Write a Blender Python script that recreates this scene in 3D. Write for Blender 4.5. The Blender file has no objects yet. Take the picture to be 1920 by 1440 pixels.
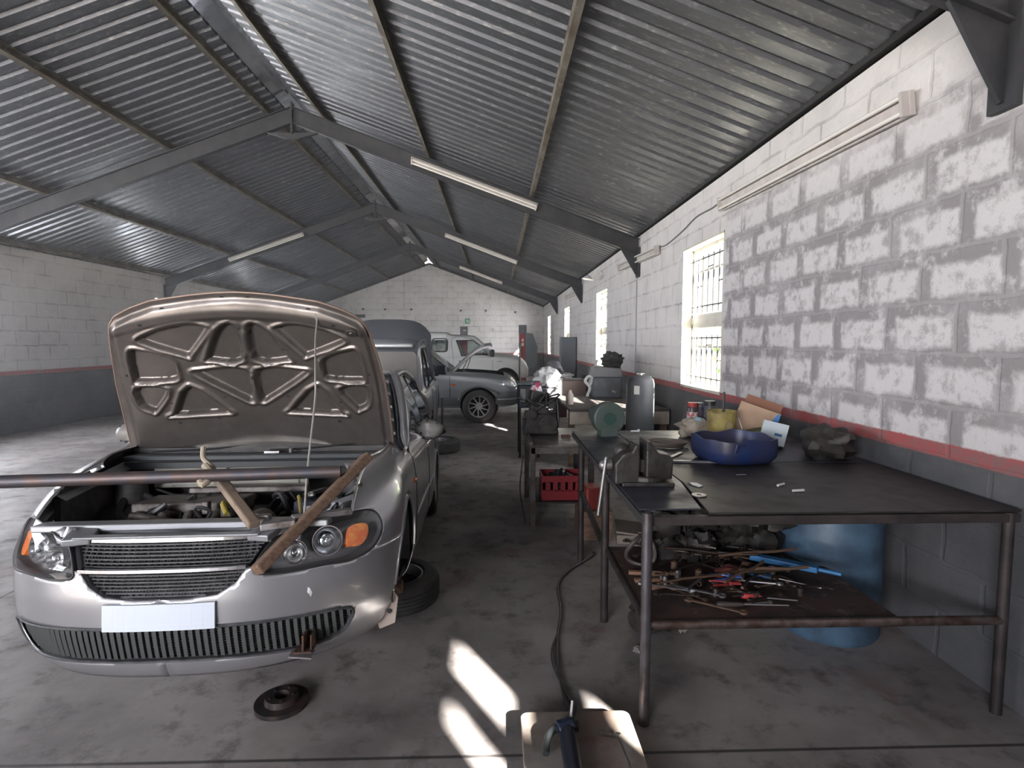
import bpy, bmesh, math, random
from mathutils import Vector, Matrix, Euler
random.seed(7)
R = math.radians
scene = bpy.context.scene
COL = scene.collection
PI = math.pi

# ---------------------------------------------------------------- camera, light, exposure
cam_d = bpy.data.cameras.new('camera'); cam = bpy.data.objects.new('camera', cam_d); COL.objects.link(cam)
cam_d.sensor_width = 36; cam_d.lens = 1050 / 1920 * 36; cam_d.clip_start = 0.05; cam_d.clip_end = 400
cam.location = (0, 0, 1.75); cam.rotation_euler = (R(90 - 4.3), 0, R(-1.64))
scene.camera = cam

world = bpy.data.worlds.new('sky'); scene.world = world; world.use_nodes = True
wn = world.node_tree; wn.nodes.clear()
wo = wn.nodes.new('ShaderNodeOutputWorld'); wb = wn.nodes.new('ShaderNodeBackground')
wb.inputs[0].default_value = (0.84, 0.91, 1.0, 1); wb.inputs[1].default_value = 1.25
wn.links.new(wb.outputs[0], wo.inputs[0])

sun_d = bpy.data.lights.new('sun', 'SUN'); sun_d.energy = 130; sun_d.angle = R(0.9); sun_d.color = (1, 0.93, 0.85)
sun = bpy.data.objects.new('sun', sun_d); COL.objects.link(sun)
SUNDIR = Vector((-0.5 * math.cos(R(26.8)), 0.866 * math.cos(R(26.8)), -math.sin(R(26.8))))
sun.rotation_euler = SUNDIR.to_track_quat('-Z', 'Y').to_euler(); sun.location = (6, -8, 9)

def area(name, loc, rot, sx, sy, e, colr=(0.95, 0.94, 1)):
    d = bpy.data.lights.new(name, 'AREA'); d.shape = 'RECTANGLE'; d.size = sx; d.size_y = sy; d.energy = e; d.color = colr
    o = bpy.data.objects.new(name, d); COL.objects.link(o); o.location = loc; o.rotation_euler = rot
    return o
# daylight through the wide roller door behind the camera and through the side windows
area('daylight_door', (-4.6, -5.3, 2.5), (R(86), 0, 0), 4.6, 1.7, 640)
for k, yy in enumerate((-2.03, 6.72, 13.1, 19.4, 25.9)):
    area('daylight_window', (3.6, yy - 1.5, 2.6), (0, R(76), R(-50)), 2.0, 1.8, (60, 520, 700, 800, 850)[k], (0.97, 0.96, 1))
for k, yy in enumerate((-1.0, 9.9, 16.2, 22.5)):
    area('daylight_window_left', (-9.5, yy, 2.05), (0, R(-90), 0), 1.7, 1.25, (150, 260, 330, 380)[k], (0.93, 0.94, 1))

area('added_side_light', (-9.6, 5.2, 2.6), (0, R(-90), 0), 1.4, 4.8, 400)  # added light outside an unseen left opening, brightens the right wall
vs = scene.view_settings
vs.view_transform = 'Standard'; vs.look = 'None'; vs.gamma = 1.0; vs.exposure = 0.28; vs.use_curve_mapping = False
scene.cycles.max_bounces = 8; scene.cycles.diffuse_bounces = 5; scene.cycles.glossy_bounces = 4
scene.cycles.transparent_max_bounces = 12; scene.cycles.caustics_reflective = False; scene.cycles.caustics_refractive = False
scene.cycles.sample_clamp_indirect = 6; scene.cycles.use_denoising = True
scene.cycles.use_adaptive_sampling = True; scene.cycles.adaptive_threshold = 0.02

# ---------------------------------------------------------------- mesh helpers
class MB:
    """collects geometry; build() links it as one mesh object"""
    def __init__(s): s.v = []; s.f = []; s.uv = None
    def add(s, vs_, fs): n = len(s.v); s.v += [tuple(p) for p in vs_]; s.f += [tuple(i + n for i in f) for f in fs]; return s
    def box(s, c, d, rot=None, top=None):
        x, y, z = d[0] / 2, d[1] / 2, d[2] / 2
        P = [(-x, -y, -z), (x, -y, -z), (x, y, -z), (-x, y, -z), (-x, -y, z), (x, -y, z), (x, y, z), (-x, y, z)]
        if top: P = P[:4] + [(p[0] * top[0], p[1] * top[1], p[2]) for p in P[4:]]
        m = Euler(rot).to_matrix() if rot is not None else Matrix.Identity(3)
        c = Vector(c)
        return s.add([c + m @ Vector(p) for p in P], [(0, 3, 2, 1), (4, 5, 6, 7), (0, 1, 5, 4), (1, 2, 6, 5), (2, 3, 7, 6), (3, 0, 4, 7)])
    def bar(s, a, b, w, h, up=(0, 0, 1)):
        a = Vector(a); b = Vector(b); d = (b - a).normalized(); up = Vector(up)
        if abs(d.dot(up)) > 0.98: up = Vector((0, 1, 0))
        r = d.cross(up).normalized() * w / 2; u = r.cross(d).normalized() * h / 2
        P = [a - r - u, a + r - u, a + r + u, a - r + u, b - r - u, b + r - u, b + r + u, b - r + u]
        return s.add(P, [(0, 3, 2, 1), (4, 5, 6, 7), (0, 1, 5, 4), (1, 2, 6, 5), (2, 3, 7, 6), (3, 0, 4, 7)])
    def tube(s, pts, r, n=8, cap=True, closed=False):
        pts = [Vector(p) for p in pts]; m = len(pts); rr = r if isinstance(r, (list, tuple)) else [r] * m
        V = []; prev = None
        for i in range(m):
            if closed: d = pts[(i + 1) % m] - pts[i - 1]
            else: d = pts[min(i + 1, m - 1)] - pts[max(i - 1, 0)]
            d = d.normalized() if d.length > 1e-9 else Vector((0, 0, 1))
            if prev is None:
                a = Vector((0, 0, 1)) if abs(d.z) < 0.9 else Vector((1, 0, 0)); x = d.cross(a).normalized()
            else: x = (prev - d * prev.dot(d)).normalized()
            prev = x; y = d.cross(x)
            for k in range(n): t = 2 * PI * k / n; V.append(pts[i] + (x * math.cos(t) + y * math.sin(t)) * rr[i])
        F = []
        for i in range(m if closed else m - 1):
            j = (i + 1) % m
            for k in range(n): l = (k + 1) % n; F.append((i * n + k, i * n + l, j * n + l, j * n + k))
        if cap and not closed: F.append(tuple(reversed(range(n)))); F.append(tuple((m - 1) * n + k for k in range(n)))
        return s.add(V, F)
    def cyl(s, a, b, r, n=16, r2=None): return s.tube([a, b], [r, r if r2 is None else r2], n)
    def lathe(s, prof, c=(0, 0, 0), rot=None, n=24, close=False):
        m = Euler(rot).to_matrix() if rot is not None else Matrix.Identity(3); c = Vector(c); V = []
        for r, z in prof:
            for k in range(n): t = 2 * PI * k / n; V.append(c + m @ Vector((r * math.cos(t), r * math.sin(t), z)))
        F = []; q = len(prof)
        for i in range(q if close else q - 1):
            j = (i + 1) % q
            for k in range(n): l = (k + 1) % n; F.append((i * n + k, i * n + l, j * n + l, j * n + k))
        return s.add(V, F)
    def prism(s, poly, h, fn=None, h0=0.0):
        """polygon in (a,b) extruded from h0 to h; fn maps (a,b,c) to a point"""
        fn = fn or (lambda a, b, c: (a, b, c)); n = len(poly)
        V = [fn(a, b, h0) for a, b in poly] + [fn(a, b, h) for a, b in poly]
        F = [tuple(reversed(range(n))), tuple(range(n, 2 * n))] + [(i, (i + 1) % n, n + (i + 1) % n, n + i) for i in range(n)]
        return s.add(V, F)
    def grid(s, nu, nv, fn, keep=None):
        V = [fn(i / (nu - 1), j / (nv - 1)) for j in range(nv) for i in range(nu)]
        F = []
        for j in range(nv - 1):
            for i in range(nu - 1):
                f = (j * nu + i, j * nu + i + 1, (j + 1) * nu + i + 1, (j + 1) * nu + i)
                if keep is None or keep((i + .5) / (nu - 1), (j + .5) / (nv - 1)): F.append(f)
        return s.add(V, F)
    def sphere(s, c, r, n=12, m=8, sc=(1, 1, 1)):
        c = Vector(c); V = [c + Vector((0, 0, -r * sc[2]))]
        for j in range(1, m):
            a = -PI / 2 + PI * j / m
            for k in range(n): t = 2 * PI * k / n; V.append(c + Vector((r * sc[0] * math.cos(a) * math.cos(t), r * sc[1] * math.cos(a) * math.sin(t), r * sc[2] * math.sin(a))))
        V.append(c + Vector((0, 0, r * sc[2]))); F = []
        for k in range(n): F.append((0, 1 + (k + 1) % n, 1 + k)); F.append((len(V) - 1, 1 + (m - 2) * n + k, 1 + (m - 2) * n + (k + 1) % n))
        for j in range(m - 2):
            for k in range(n): l = (k + 1) % n; F.append((1 + j * n + k, 1 + j * n + l, 1 + (j + 1) * n + l, 1 + (j + 1) * n + k))
        return s.add(V, F)
    def xf(s, M, start=0):
        s.v[start:] = [tuple(M @ Vector(p)) for p in s.v[start:]]; return s
    def build(s, name, m, parent=None, smooth=False, bevel=0, solid=0, sub=0, fixn=True, seg=2, auto=None):
        me = bpy.data.meshes.new(name); me.from_pydata(s.v, [], s.f); me.update()
        if fixn:
            b = bmesh.new(); b.from_mesh(me); bmesh.ops.recalc_face_normals(b, faces=b.faces); b.to_mesh(me); b.free()
        if m: me.materials.append(m)
        o = bpy.data.objects.new(name, me); COL.objects.link(o)
        if parent: o.parent = parent
        if smooth or auto:
            for p in me.polygons: p.use_smooth = True
        if smooth and not auto:
            try: me.set_sharp_from_angle(angle=R(40))
            except Exception: pass
        if auto: me.set_sharp_from_angle(angle=R(auto))
        if solid: md = o.modifiers.new('solid', 'SOLIDIFY'); md.thickness = solid; md.offset = -1
        if sub: md = o.modifiers.new('sub', 'SUBSURF'); md.levels = sub; md.render_levels = sub
        if bevel: md = o.modifiers.new('bevel', 'BEVEL'); md.width = bevel; md.segments = seg; md.limit_method = 'ANGLE'; md.angle_limit = R(35)
        return o

def tag(o, label=None, cat=None, group=None, kind=None):
    if label: o['label'] = label
    if cat: o['category'] = cat
    if group: o['group'] = group
    if kind: o['kind'] = kind
    return o
def thing(name, label, cat, loc=(0, 0, 0), rz=0, group=None):
    o = bpy.data.objects.new(name, None); COL.objects.link(o); o.empty_display_size = .1
    o.location = loc; o.rotation_euler = (0, 0, rz); return tag(o, label, cat, group)
def dup(o, parent=None, **kw):
    c = o.copy(); COL.objects.link(c)
    if parent: c.parent = parent
    for ch in [x for x in bpy.data.objects if x.parent == o]: dup(ch, c)
    for k, v in kw.items():
        if k in ('label', 'group'): c[k] = v
        elif k == 'loc': c.location = v
        elif k == 'rot': c.rotation_euler = v
    return c
def rpath(pts, n=6):
    """Catmull-Rom through points"""
    P = [Vector(p) for p in pts]; P = [P[0] * 2 - P[1]] + P + [P[-1] * 2 - P[-2]]; out = []
    for i in range(1, len(P) - 2):
        for k in range(n):
            t = k / n; a, b, c, d = P[i - 1], P[i], P[i + 1], P[i + 2]
            out.append(.5 * ((2 * b) + (c - a) * t + (2 * a - 5 * b + 4 * c - d) * t * t + (3 * b - a - 3 * c + d) * t ** 3))
    out.append(P[-2]); return out
def rrect(x0, y0, x1, y1, r, n=5):
    o = []
    for cx, cy, a in ((x1 - r, y1 - r, 0), (x0 + r, y1 - r, 90), (x0 + r, y0 + r, 180), (x1 - r, y0 + r, 270)):
        for k in range(n + 1): t = R(a + 90 * k / n); o.append((cx + r * math.cos(t), cy + r * math.sin(t)))
    return o

# ---------------------------------------------------------------- materials
_M = {}
def mat(name, c, rough=.6, metal=0.0, c2=None, scale=6, lo=.4, hi=.6, bump=0, bscale=40, coat=0, c3=None, s3=2, lo3=.55, hi3=.7, spec=.5, emit=0, alpha=None, aniso=None, rvar=0):
    if name in _M: return _M[name]
    m = bpy.data.materials.new(name); m.use_nodes = True; nt = m.node_tree; b = nt.nodes['Principled BSDF']
    b.inputs['Base Color'].default_value = (*c, 1); b.inputs['Roughness'].default_value = rough; b.inputs['Metallic'].default_value = metal
    b.inputs['Specular IOR Level'].default_value = spec
    if coat: b.inputs['Coat Weight'].default_value = coat; b.inputs['Coat Roughness'].default_value = .06
    tc = nt.nodes.new('ShaderNodeTexCoord'); src = tc.outputs['Object']
    if aniso:
        mp = nt.nodes.new('ShaderNodeMapping'); mp.inputs['Scale'].default_value = aniso; nt.links.new(src, mp.inputs[0]); src = mp.outputs[0]
    cur = None
    def layer(cur, base, col2, sc, l, h, det=6):
        n = nt.nodes.new('ShaderNodeTexNoise'); n.inputs['Scale'].default_value = sc; n.inputs['Detail'].default_value = det; n.inputs['Roughness'].default_value = .6
        nt.links.new(src, n.inputs['Vector'])
        r = nt.nodes.new('ShaderNodeMapRange'); r.inputs['From Min'].default_value = l; r.inputs['From Max'].default_value = h; nt.links.new(n.outputs[0], r.inputs[0])
        mx = nt.nodes.new('ShaderNodeMix'); mx.data_type = 'RGBA'; nt.links.new(r.outputs[0], mx.inputs[0])
        if cur is None: mx.inputs[6].default_value = (*base, 1)
        else: nt.links.new(cur, mx.inputs[6])
        mx.inputs[7].default_value = (*col2, 1)
        return mx.outputs[2], r.outputs[0]
    if c2: cur, fac = layer(cur, c, c2, scale, lo, hi)
    if c3: cur, _ = layer(cur, c, c3, s3, lo3, hi3)
    if cur is not None: nt.links.new(cur, b.inputs['Base Color'])
    if rvar and c2:
        r = nt.nodes.new('ShaderNodeMapRange'); r.inputs['To Min'].default_value = rough; r.inputs['To Max'].default_value = min(1, rough + rvar)
        nt.links.new(fac, r.inputs[0]); nt.links.new(r.outputs[0], b.inputs['Roughness'])
    if bump:
        n = nt.nodes.new('ShaderNodeTexNoise'); n.inputs['Scale'].default_value = bscale; n.inputs['Detail'].default_value = 4; nt.links.new(src, n.inputs['Vector'])
        bp = nt.nodes.new('ShaderNodeBump'); bp.inputs['Strength'].default_value = bump; bp.inputs['Distance'].default_value = .01
        nt.links.new(n.outputs[0], bp.inputs['Height']); nt.links.new(bp.outputs[0], b.inputs['Normal'])
    if emit: b.inputs['Emission Color'].default_value = (*c, 1); b.inputs['Emission Strength'].default_value = emit
    _M[name] = m; return m
def glassmat(name, tint=(.8, .85, .85), mixv=.25, rough=.03, dirt=None):
    """thin pane: clear with a mirror-like surface coat"""
    if name in _M: return _M[name]
    m = bpy.data.materials.new(name); m.use_nodes = True; nt = m.node_tree; nt.nodes.clear()
    o = nt.nodes.new('ShaderNodeOutputMaterial'); t = nt.nodes.new('ShaderNodeBsdfTransparent'); g = nt.nodes.new('ShaderNodeBsdfGlossy')
    t.inputs[0].default_value = (*tint, 1); g.inputs['Roughness'].default_value = rough; g.inputs['Color'].default_value = (.95, .97, 1, 1)
    ge = nt.nodes.new('ShaderNodeNewGeometry'); dp = nt.nodes.new('ShaderNodeVectorMath'); dp.operation = 'DOT_PRODUCT'; nt.links.new(ge.outputs['Incoming'], dp.inputs[0]); nt.links.new(ge.outputs['Normal'], dp.inputs[1])
    def mth(op, s, v=None, first=False):
        q = nt.nodes.new('ShaderNodeMath'); q.operation = op; nt.links.new(s, q.inputs[1 if first else 0])
        if v is not None: q.inputs[0 if first else 1].default_value = v
        return q.outputs[0]
    fr = mth('MULTIPLY', mth('POWER', mth('SUBTRACT', mth('ABSOLUTE', dp.outputs['Value']), 1, True), 5), .9)   # two-sided Schlick reflectance
    a = nt.nodes.new('ShaderNodeMath'); a.operation = 'ADD'; a.inputs[1].default_value = mixv + .05; a.use_clamp = True; nt.links.new(fr, a.inputs[0])
    x = nt.nodes.new('ShaderNodeMixShader'); nt.links.new(a.outputs[0], x.inputs[0]); nt.links.new(t.outputs[0], x.inputs[1]); nt.links.new(g.outputs[0], x.inputs[2])
    last = x
    if dirt:
        d = nt.nodes.new('ShaderNodeBsdfDiffuse'); d.inputs[0].default_value = (*dirt[0], 1)
        x2 = nt.nodes.new('ShaderNodeMixShader'); x2.inputs[0].default_value = dirt[1]; nt.links.new(x.outputs[0], x2.inputs[1]); nt.links.new(d.outputs[0], x2.inputs[2]); last = x2
    nt.links.new(last.outputs[0], o.inputs[0]); _M[name] = m; return m

def lib():
    g = {}
    g['black'] = mat('black plastic', (.018, .018, .02), .45)
    g['rubber'] = mat('tyre rubber', (.022, .022, .023), .75, c2=(.05, .048, .045), scale=9, lo=.45, hi=.75, bump=.2)
    g['darksteel'] = mat('dark grey steel', (.06, .06, .065), .42, .35, c2=(.03, .028, .027), scale=5, lo=.45, hi=.7)
    g['steel'] = mat('worn steel', (.32, .31, .32), .38, .8, c2=(.12, .09, .07), scale=14, lo=.45, hi=.7, bump=.15)
    g['chrome'] = mat('bright chrome', (.75, .76, .78), .12, 1)
    g['rust'] = mat('rusty steel', (.12, .06, .035), .8, .3, c2=(.06, .04, .035), scale=20, lo=.4, hi=.6, bump=.4, bscale=80)
    g['silver'] = mat('silver car paint', (.46, .47, .50), .30, .75, coat=.8, c2=(.40, .39, .39), scale=3, lo=.45, hi=.8, rvar=.12)
    g['bluesilver'] = mat('blue silver car paint', (.30, .325, .37), .3, .65, coat=.7)
    g['greysilver'] = mat('grey silver car paint', (.40, .42, .45), .32, .65, coat=.7)
    g['white'] = mat('white paint', (.72, .72, .70), .4, c2=(.6, .59, .57), scale=5, lo=.5, hi=.8)
    g['amber'] = mat('amber lens', (.85, .17, .02), .25, coat=.3, c2=(.95, .33, .04), scale=18, lo=.45, hi=.6)
    g['redp'] = mat('red paint', (.35, .03, .03), .5, c2=(.2, .03, .03), scale=5)
    g['blueplastic'] = mat('blue plastic', (.035, .09, .32), .4, c2=(.03, .05, .14), scale=7, lo=.4, hi=.7)
    g['wood'] = mat('old timber', (.20, .125, .085), .75, c2=(.11, .07, .05), scale=7, lo=.4, hi=.65, aniso=(1, 9, 9), bump=.3)
    g['card'] = mat('brown cardboard', (.46, .32, .22), .85, c2=(.40, .28, .19), scale=6)
    g['greypaint'] = mat('grey machine paint', (.13, .14, .15), .5, c2=(.09, .09, .1), scale=6)
    return g
L = lib()
# ---------------------------------------------------------------- room shell
XW, XL, XR = 2.46, -9.2, -3.35          # right wall, left wall, ridge
ZR, SL, ZE = 5.72, .365, 3.60           # ridge height, slope, eave height
YF, YB = 28.7, -5.6
def roof_z(x): return ZR - SL * abs(x - XR)

def wall_mat(name, rough_side):
    m = bpy.data.materials.new(name); m.use_nodes = True; nt = m.node_tree; b = nt.nodes['Principled BSDF']; N = nt.nodes.new; Lk = nt.links.new
    b.inputs['Roughness'].default_value = .85
    tc = N('ShaderNodeTexCoord'); sp = N('ShaderNodeSeparateXYZ'); Lk(tc.outputs['Object'], sp.inputs[0])
    cmb = N('ShaderNodeCombineXYZ'); Lk(sp.outputs[1 if rough_side != 'far' else 0], cmb.inputs[0]); Lk(sp.outputs[2], cmb.inputs[1])
    wob = N('ShaderNodeTexNoise'); wob.inputs['Scale'].default_value = 5; wob.inputs['Detail'].default_value = 5; Lk(tc.outputs['Object'], wob.inputs[0])
    wm = N('ShaderNodeVectorMath'); wm.operation = 'MULTIPLY_ADD'; Lk(wob.outputs[1], wm.inputs[0]); wm.inputs[1].default_value = (.05, .05, 0); Lk(cmb.outputs[0], wm.inputs[2])
    br = N('ShaderNodeTexBrick'); br.offset = .5; br.inputs['Scale'].default_value = 1
    br.inputs['Brick Width'].default_value = .54; br.inputs['Row Height'].default_value = .285; br.inputs['Mortar Size'].default_value = .018; br.inputs['Mortar Smooth'].default_value = .6
    Lk(wm.outputs[0], br.inputs['Vector'])
    br2 = N('ShaderNodeTexBrick'); br2.offset = .5; br2.inputs['Scale'].default_value = 1
    br2.inputs['Brick Width'].default_value = .54; br2.inputs['Row Height'].default_value = .285; br2.inputs['Mortar Size'].default_value = .075; br2.inputs['Mortar Smooth'].default_value = .55
    wob2 = N('ShaderNodeTexNoise'); wob2.inputs['Scale'].default_value = 7; wob2.inputs['Detail'].default_value = 6; wob2.inputs['Roughness'].default_value = .7; Lk(tc.outputs['Object'], wob2.inputs[0])
    wm2 = N('ShaderNodeVectorMath'); wm2.operation = 'MULTIPLY_ADD'; Lk(wob2.outputs[1], wm2.inputs[0]); wm2.inputs[1].default_value = (.13, .10, 0); Lk(cmb.outputs[0], wm2.inputs[2])
    Lk(wm2.outputs[0], br2.inputs['Vector'])
    big = N('ShaderNodeTexNoise'); big.inputs['Scale'].default_value = 1.6; big.inputs['Detail'].default_value = 6; big.inputs['Roughness'].default_value = .65; Lk(tc.outputs['Object'], big.inputs[0])
    fine = N('ShaderNodeTexNoise'); fine.inputs['Scale'].default_value = 9; fine.inputs['Detail'].default_value = 8; fine.inputs['Roughness'].default_value = .7; Lk(tc.outputs['Object'], fine.inputs[0])
    def rng(s, a, c, lo=0, hi=1):
        r = N('ShaderNodeMapRange'); r.inputs[1].default_value = a; r.inputs[2].default_value = c; r.inputs[3].default_value = lo; r.inputs[4].default_value = hi; Lk(s, r.inputs[0]); return r.outputs[0]
    def mix(f, a, c):
        x = N('ShaderNodeMix'); x.data_type = 'RGBA'
        Lk(f, x.inputs[0]) if not isinstance(f, float) else setattr(x.inputs[0], 'default_value', f)
        for i, q in ((6, a), (7, c)):
            if isinstance(q, tuple): x.inputs[i].default_value = (*q, 1)
            else: Lk(q, x.inputs[i])
        return x.outputs[2]
    def mul(a, c):
        x = N('ShaderNodeMath'); x.operation = 'MULTIPLY'; Lk(a, x.inputs[0])
        if isinstance(c, float): x.inputs[1].default_value = c
        else: Lk(c, x.inputs[1])
        return x.outputs[0]
    white = mix(rng(big.outputs[0], .42, .72), (.68, .66, .65), (.56, .54, .53))
    white = mix(mul(br.outputs['Fac'], rng(big.outputs[0], .45, .6, .1, .75)), white, (.33, .31, .31))
    if rough_side == 'right':
        # bare, blotchy block stretch nearest the door: paint rubbed off round every joint
        edge = mix(mul(br2.outputs['Fac'], rng(big.outputs[0], .28, .52, .45, 1.0)), (.60, .585, .59), (.27, .255, .26))
        blot = mix(mul(rng(fine.outputs[0], .50, .62), .7), edge, (.29, .275, .28))
        blot = mix(mul(rng(wob2.outputs[0], .52, .66), .8), blot, (.62, .60, .61))
        blot = mix(mul(br.outputs['Fac'], .55), blot, (.36, .345, .35))
        ny = N('ShaderNodeMath'); ny.operation = 'MULTIPLY_ADD'; Lk(big.outputs[0], ny.inputs[0]); ny.inputs[1].default_value = 0.25; Lk(sp.outputs[1], ny.inputs[2])
        near = rng(ny.outputs[0], 6.1, 6.2, 1, 0)
        nz = N('ShaderNodeMath'); nz.operation = 'MULTIPLY_ADD'; Lk(fine.outputs[0], nz.inputs[0]); nz.inputs[1].default_value = 0.9; Lk(sp.outputs[2], nz.inputs[2])
        low = rng(nz.outputs[0], 3.3, 3.75, 1, 0)
        white = mix(mul(near, low), white, blot)
    spots = rng(fine.outputs[0], .68, .72)
    hi_ = rng(sp.outputs[2], 3.1, 3.55)
    white = mix(mul(spots, hi_), white, (.08, .07, .07))
    ez = N('ShaderNodeMath'); ez.operation = 'MULTIPLY_ADD'; Lk(fine.outputs[0], ez.inputs[0]); ez.inputs[1].default_value = .03; Lk(sp.outputs[2], ez.inputs[2])
    stripe = mix(rng(fine.outputs[0], .45, .6), (.36, .09, .09), (.24, .12, .12))
    c = mix(rng(ez.outputs[0], 1.205, 1.215), stripe, white)
    dado = mix(rng(big.outputs[0], .4, .65), (.075, .078, .085), (.11, .112, .118))
    c = mix(rng(ez.outputs[0], 1.125, 1.135), dado, c)
    Lk(c, b.inputs['Base Color'])
    bp = N('ShaderNodeBump'); bp.inputs['Strength'].default_value = .6; bp.inputs['Distance'].default_value = .012
    inv = N('ShaderNodeMath'); inv.operation = 'MULTIPLY_ADD'; Lk(br.outputs['Fac'], inv.inputs[0]); inv.inputs[1].default_value = -.6; Lk(fine.outputs[0], inv.inputs[2])
    Lk(inv.outputs[0], bp.inputs['Height']); Lk(bp.outputs[0], b.inputs['Normal'])
    return m
WM_R = wall_mat('painted block wall right', 'right'); WM_F = wall_mat('painted block wall far', 'far'); WM_L = wall_mat('painted block wall left', 'left')

def holed_wall(name, x, t, y0, y1, z0, z1, holes, m):
    """wall in the y-z plane at x with thickness t (sign = outward) and rectangular holes (ya,yb,za,zb)"""
    ys = sorted({y0, y1} | {h[0] for h in holes} | {h[1] for h in holes}); zs = sorted({z0, z1} | {h[2] for h in holes} | {h[3] for h in holes})
    b = MB()
    def solid(a, c): return not any(h[0] < a < h[1] and h[2] < c < h[3] for h in holes)
    for i in range(len(ys) - 1):
        for j in range(len(zs) - 1):
            if solid((ys[i] + ys[i + 1]) / 2, (zs[j] + zs[j + 1]) / 2):
                for X in (x, x + t):
                    b.add([(X, ys[i], zs[j]), (X, ys[i + 1], zs[j]), (X, ys[i + 1], zs[j + 1]), (X, ys[i], zs[j + 1])], [(0, 1, 2, 3)])
    for ya, yb, za, zb in holes + [(y0, y1, z0, z1)]:
        c = [(ya, za), (yb, za), (yb, zb), (ya, zb)]
        for k in range(4):
            p, q = c[k], c[(k + 1) % 4]
            b.add([(x, *p), (x, *q), (x + t, *q), (x + t, *p)], [(0, 1, 2, 3)])
    return tag(b.build(name, m, fixn=False), kind='structure')
WIN = [(-2.6, -1.47), (6.05, 7.40), (12.40, 13.75), (18.75, 20.1), (25.2, 26.55)]
ZS, ZH = 1.17, 2.95
holed_wall('wall_right', XW, .23, YB, YF, 0, ZE - .05, [(a, b, ZS, ZH) for a, b in WIN[1:]] + [(-2.6, -1.47, 2.40, ZH), (-1.45, -.80, 1.90, 2.27)], WM_R)  # last two holes are added unseen openings for the sun patches
WINL = [(-1.67, -.32), (9.2, 10.55), (15.5, 16.85), (21.8, 23.15)]
holed_wall('wall_left', XL, -.23, YB, YF, 0, ZE - .05, [(a, b, ZS, ZH) for a, b in WINL] + [(2.7, 7.7, 1.85, 3.35)], WM_L)  # last hole is an added, unseen opening for the side light
# gable walls
b = MB()
gp = [(XL, 0), (XW, 0), (XW, ZE - .03), (XR, ZR - .03), (XL, ZE - .03)]
b.prism(gp, YF + .23, lambda a, c, d: (a, d, c), h0=YF); tag(b.build('wall_far', WM_F), kind='structure')
b = MB()
b.prism([(XL, 0), (-7.1, 0), (-7.1, 3.4), (-2.1, 3.4), (-2.1, 0), (XW, 0), (XW, ZE - .03), (XR, ZR - .03), (XL, ZE - .03)], YB - .2, lambda a, c, d: (a, d, c), h0=YB)
tag(b.build('wall_front', WM_L), kind='structure')

# floor
def floor_mat():
    m = bpy.data.materials.new('stained concrete floor'); m.use_nodes = True; nt = m.node_tree; b = nt.nodes['Principled BSDF']; N = nt.nodes.new; Lk = nt.links.new
    tc = N('ShaderNodeTexCoord'); O = tc.outputs['Object']
    def noise(s, d=6, r=.6):
        n = N('ShaderNodeTexNoise'); n.inputs['Scale'].default_value = s; n.inputs['Detail'].default_value = d; n.inputs['Roughness'].default_value = r; Lk(O, n.inputs[0]); return n.outputs[0]
    def rng(s, a, c, lo=0, hi=1):
        r = N('ShaderNodeMapRange'); r.inputs[1].default_value = a; r.inputs[2].default_value = c; r.inputs[3].default_value = lo; r.inputs[4].default_value = hi; Lk(s, r.inputs[0]); return r.outputs[0]
    def mix(f, a, c):
        x = N('ShaderNodeMix'); x.data_type = 'RGBA'; Lk(f, x.inputs[0])
        for i, q in ((6, a), (7, c)):
            if isinstance(q, tuple): x.inputs[i].default_value = (*q, 1)
            else: Lk(q, x.inputs[i])
        return x.outputs[2]
    n1, n2, n3 = noise(.9), noise(4.5, 8, .7), noise(1.7, 3)
    c = mix(rng(n1, .38, .62), (.155, .142, .14), (.33, .305, .30))
    c = mix(rng(n2, .52, .72), c, (.07, .063, .06))
    c = mix(rng(n3, .60, .70, 0, .55), c, (.18, .10, .085))
    sp = N('ShaderNodeSeparateXYZ'); Lk(O, sp.inputs[0])
    def joint(out, at_, w=.012):
        a = N('ShaderNodeMath'); a.operation = 'SUBTRACT'; Lk(out, a.inputs[0]); a.inputs[1].default_value = at_
        q = N('ShaderNodeMath'); q.operation = 'ABSOLUTE'; Lk(a.outputs[0], q.inputs[0]); return rng(q.outputs[0], w * .4, w, .85, 0)
    for o_, a_ in ((1, 6.9), (1, 2.25), (1, 11.4), (1, 16), (1, 20.5), (0, -3.4)):
        c = mix(joint(sp.outputs[o_], a_), c, (.022, .02, .02))
    Lk(c, b.inputs['Base Color']); Lk(rng(n2, .3, .7, .38, .72), b.inputs['Roughness'])
    bp = N('ShaderNodeBump'); bp.inputs['Strength'].default_value = .25; bp.inputs['Distance'].default_value = .01; Lk(n2, bp.inputs['Height']); Lk(bp.outputs[0], b.inputs['Normal'])
    return m
b = MB(); b.box(((XL + XW) / 2, (YF + YB) / 2, -.1), (XW - XL + .5, YF - YB + .5, .2)); tag(b.build('floor', floor_mat()), kind='structure')
# yard outside
b = MB(); b.add([(-60, -60, -.15), (60, -60, -.15), (60, 90, -.15), (-60, 90, -.15)], [(0, 1, 2, 3)])
tag(b.build('ground', mat('sandy yard', (.36, .32, .26), .9, c2=(.28, .29, .18), scale=.8)), kind='structure')

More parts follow.
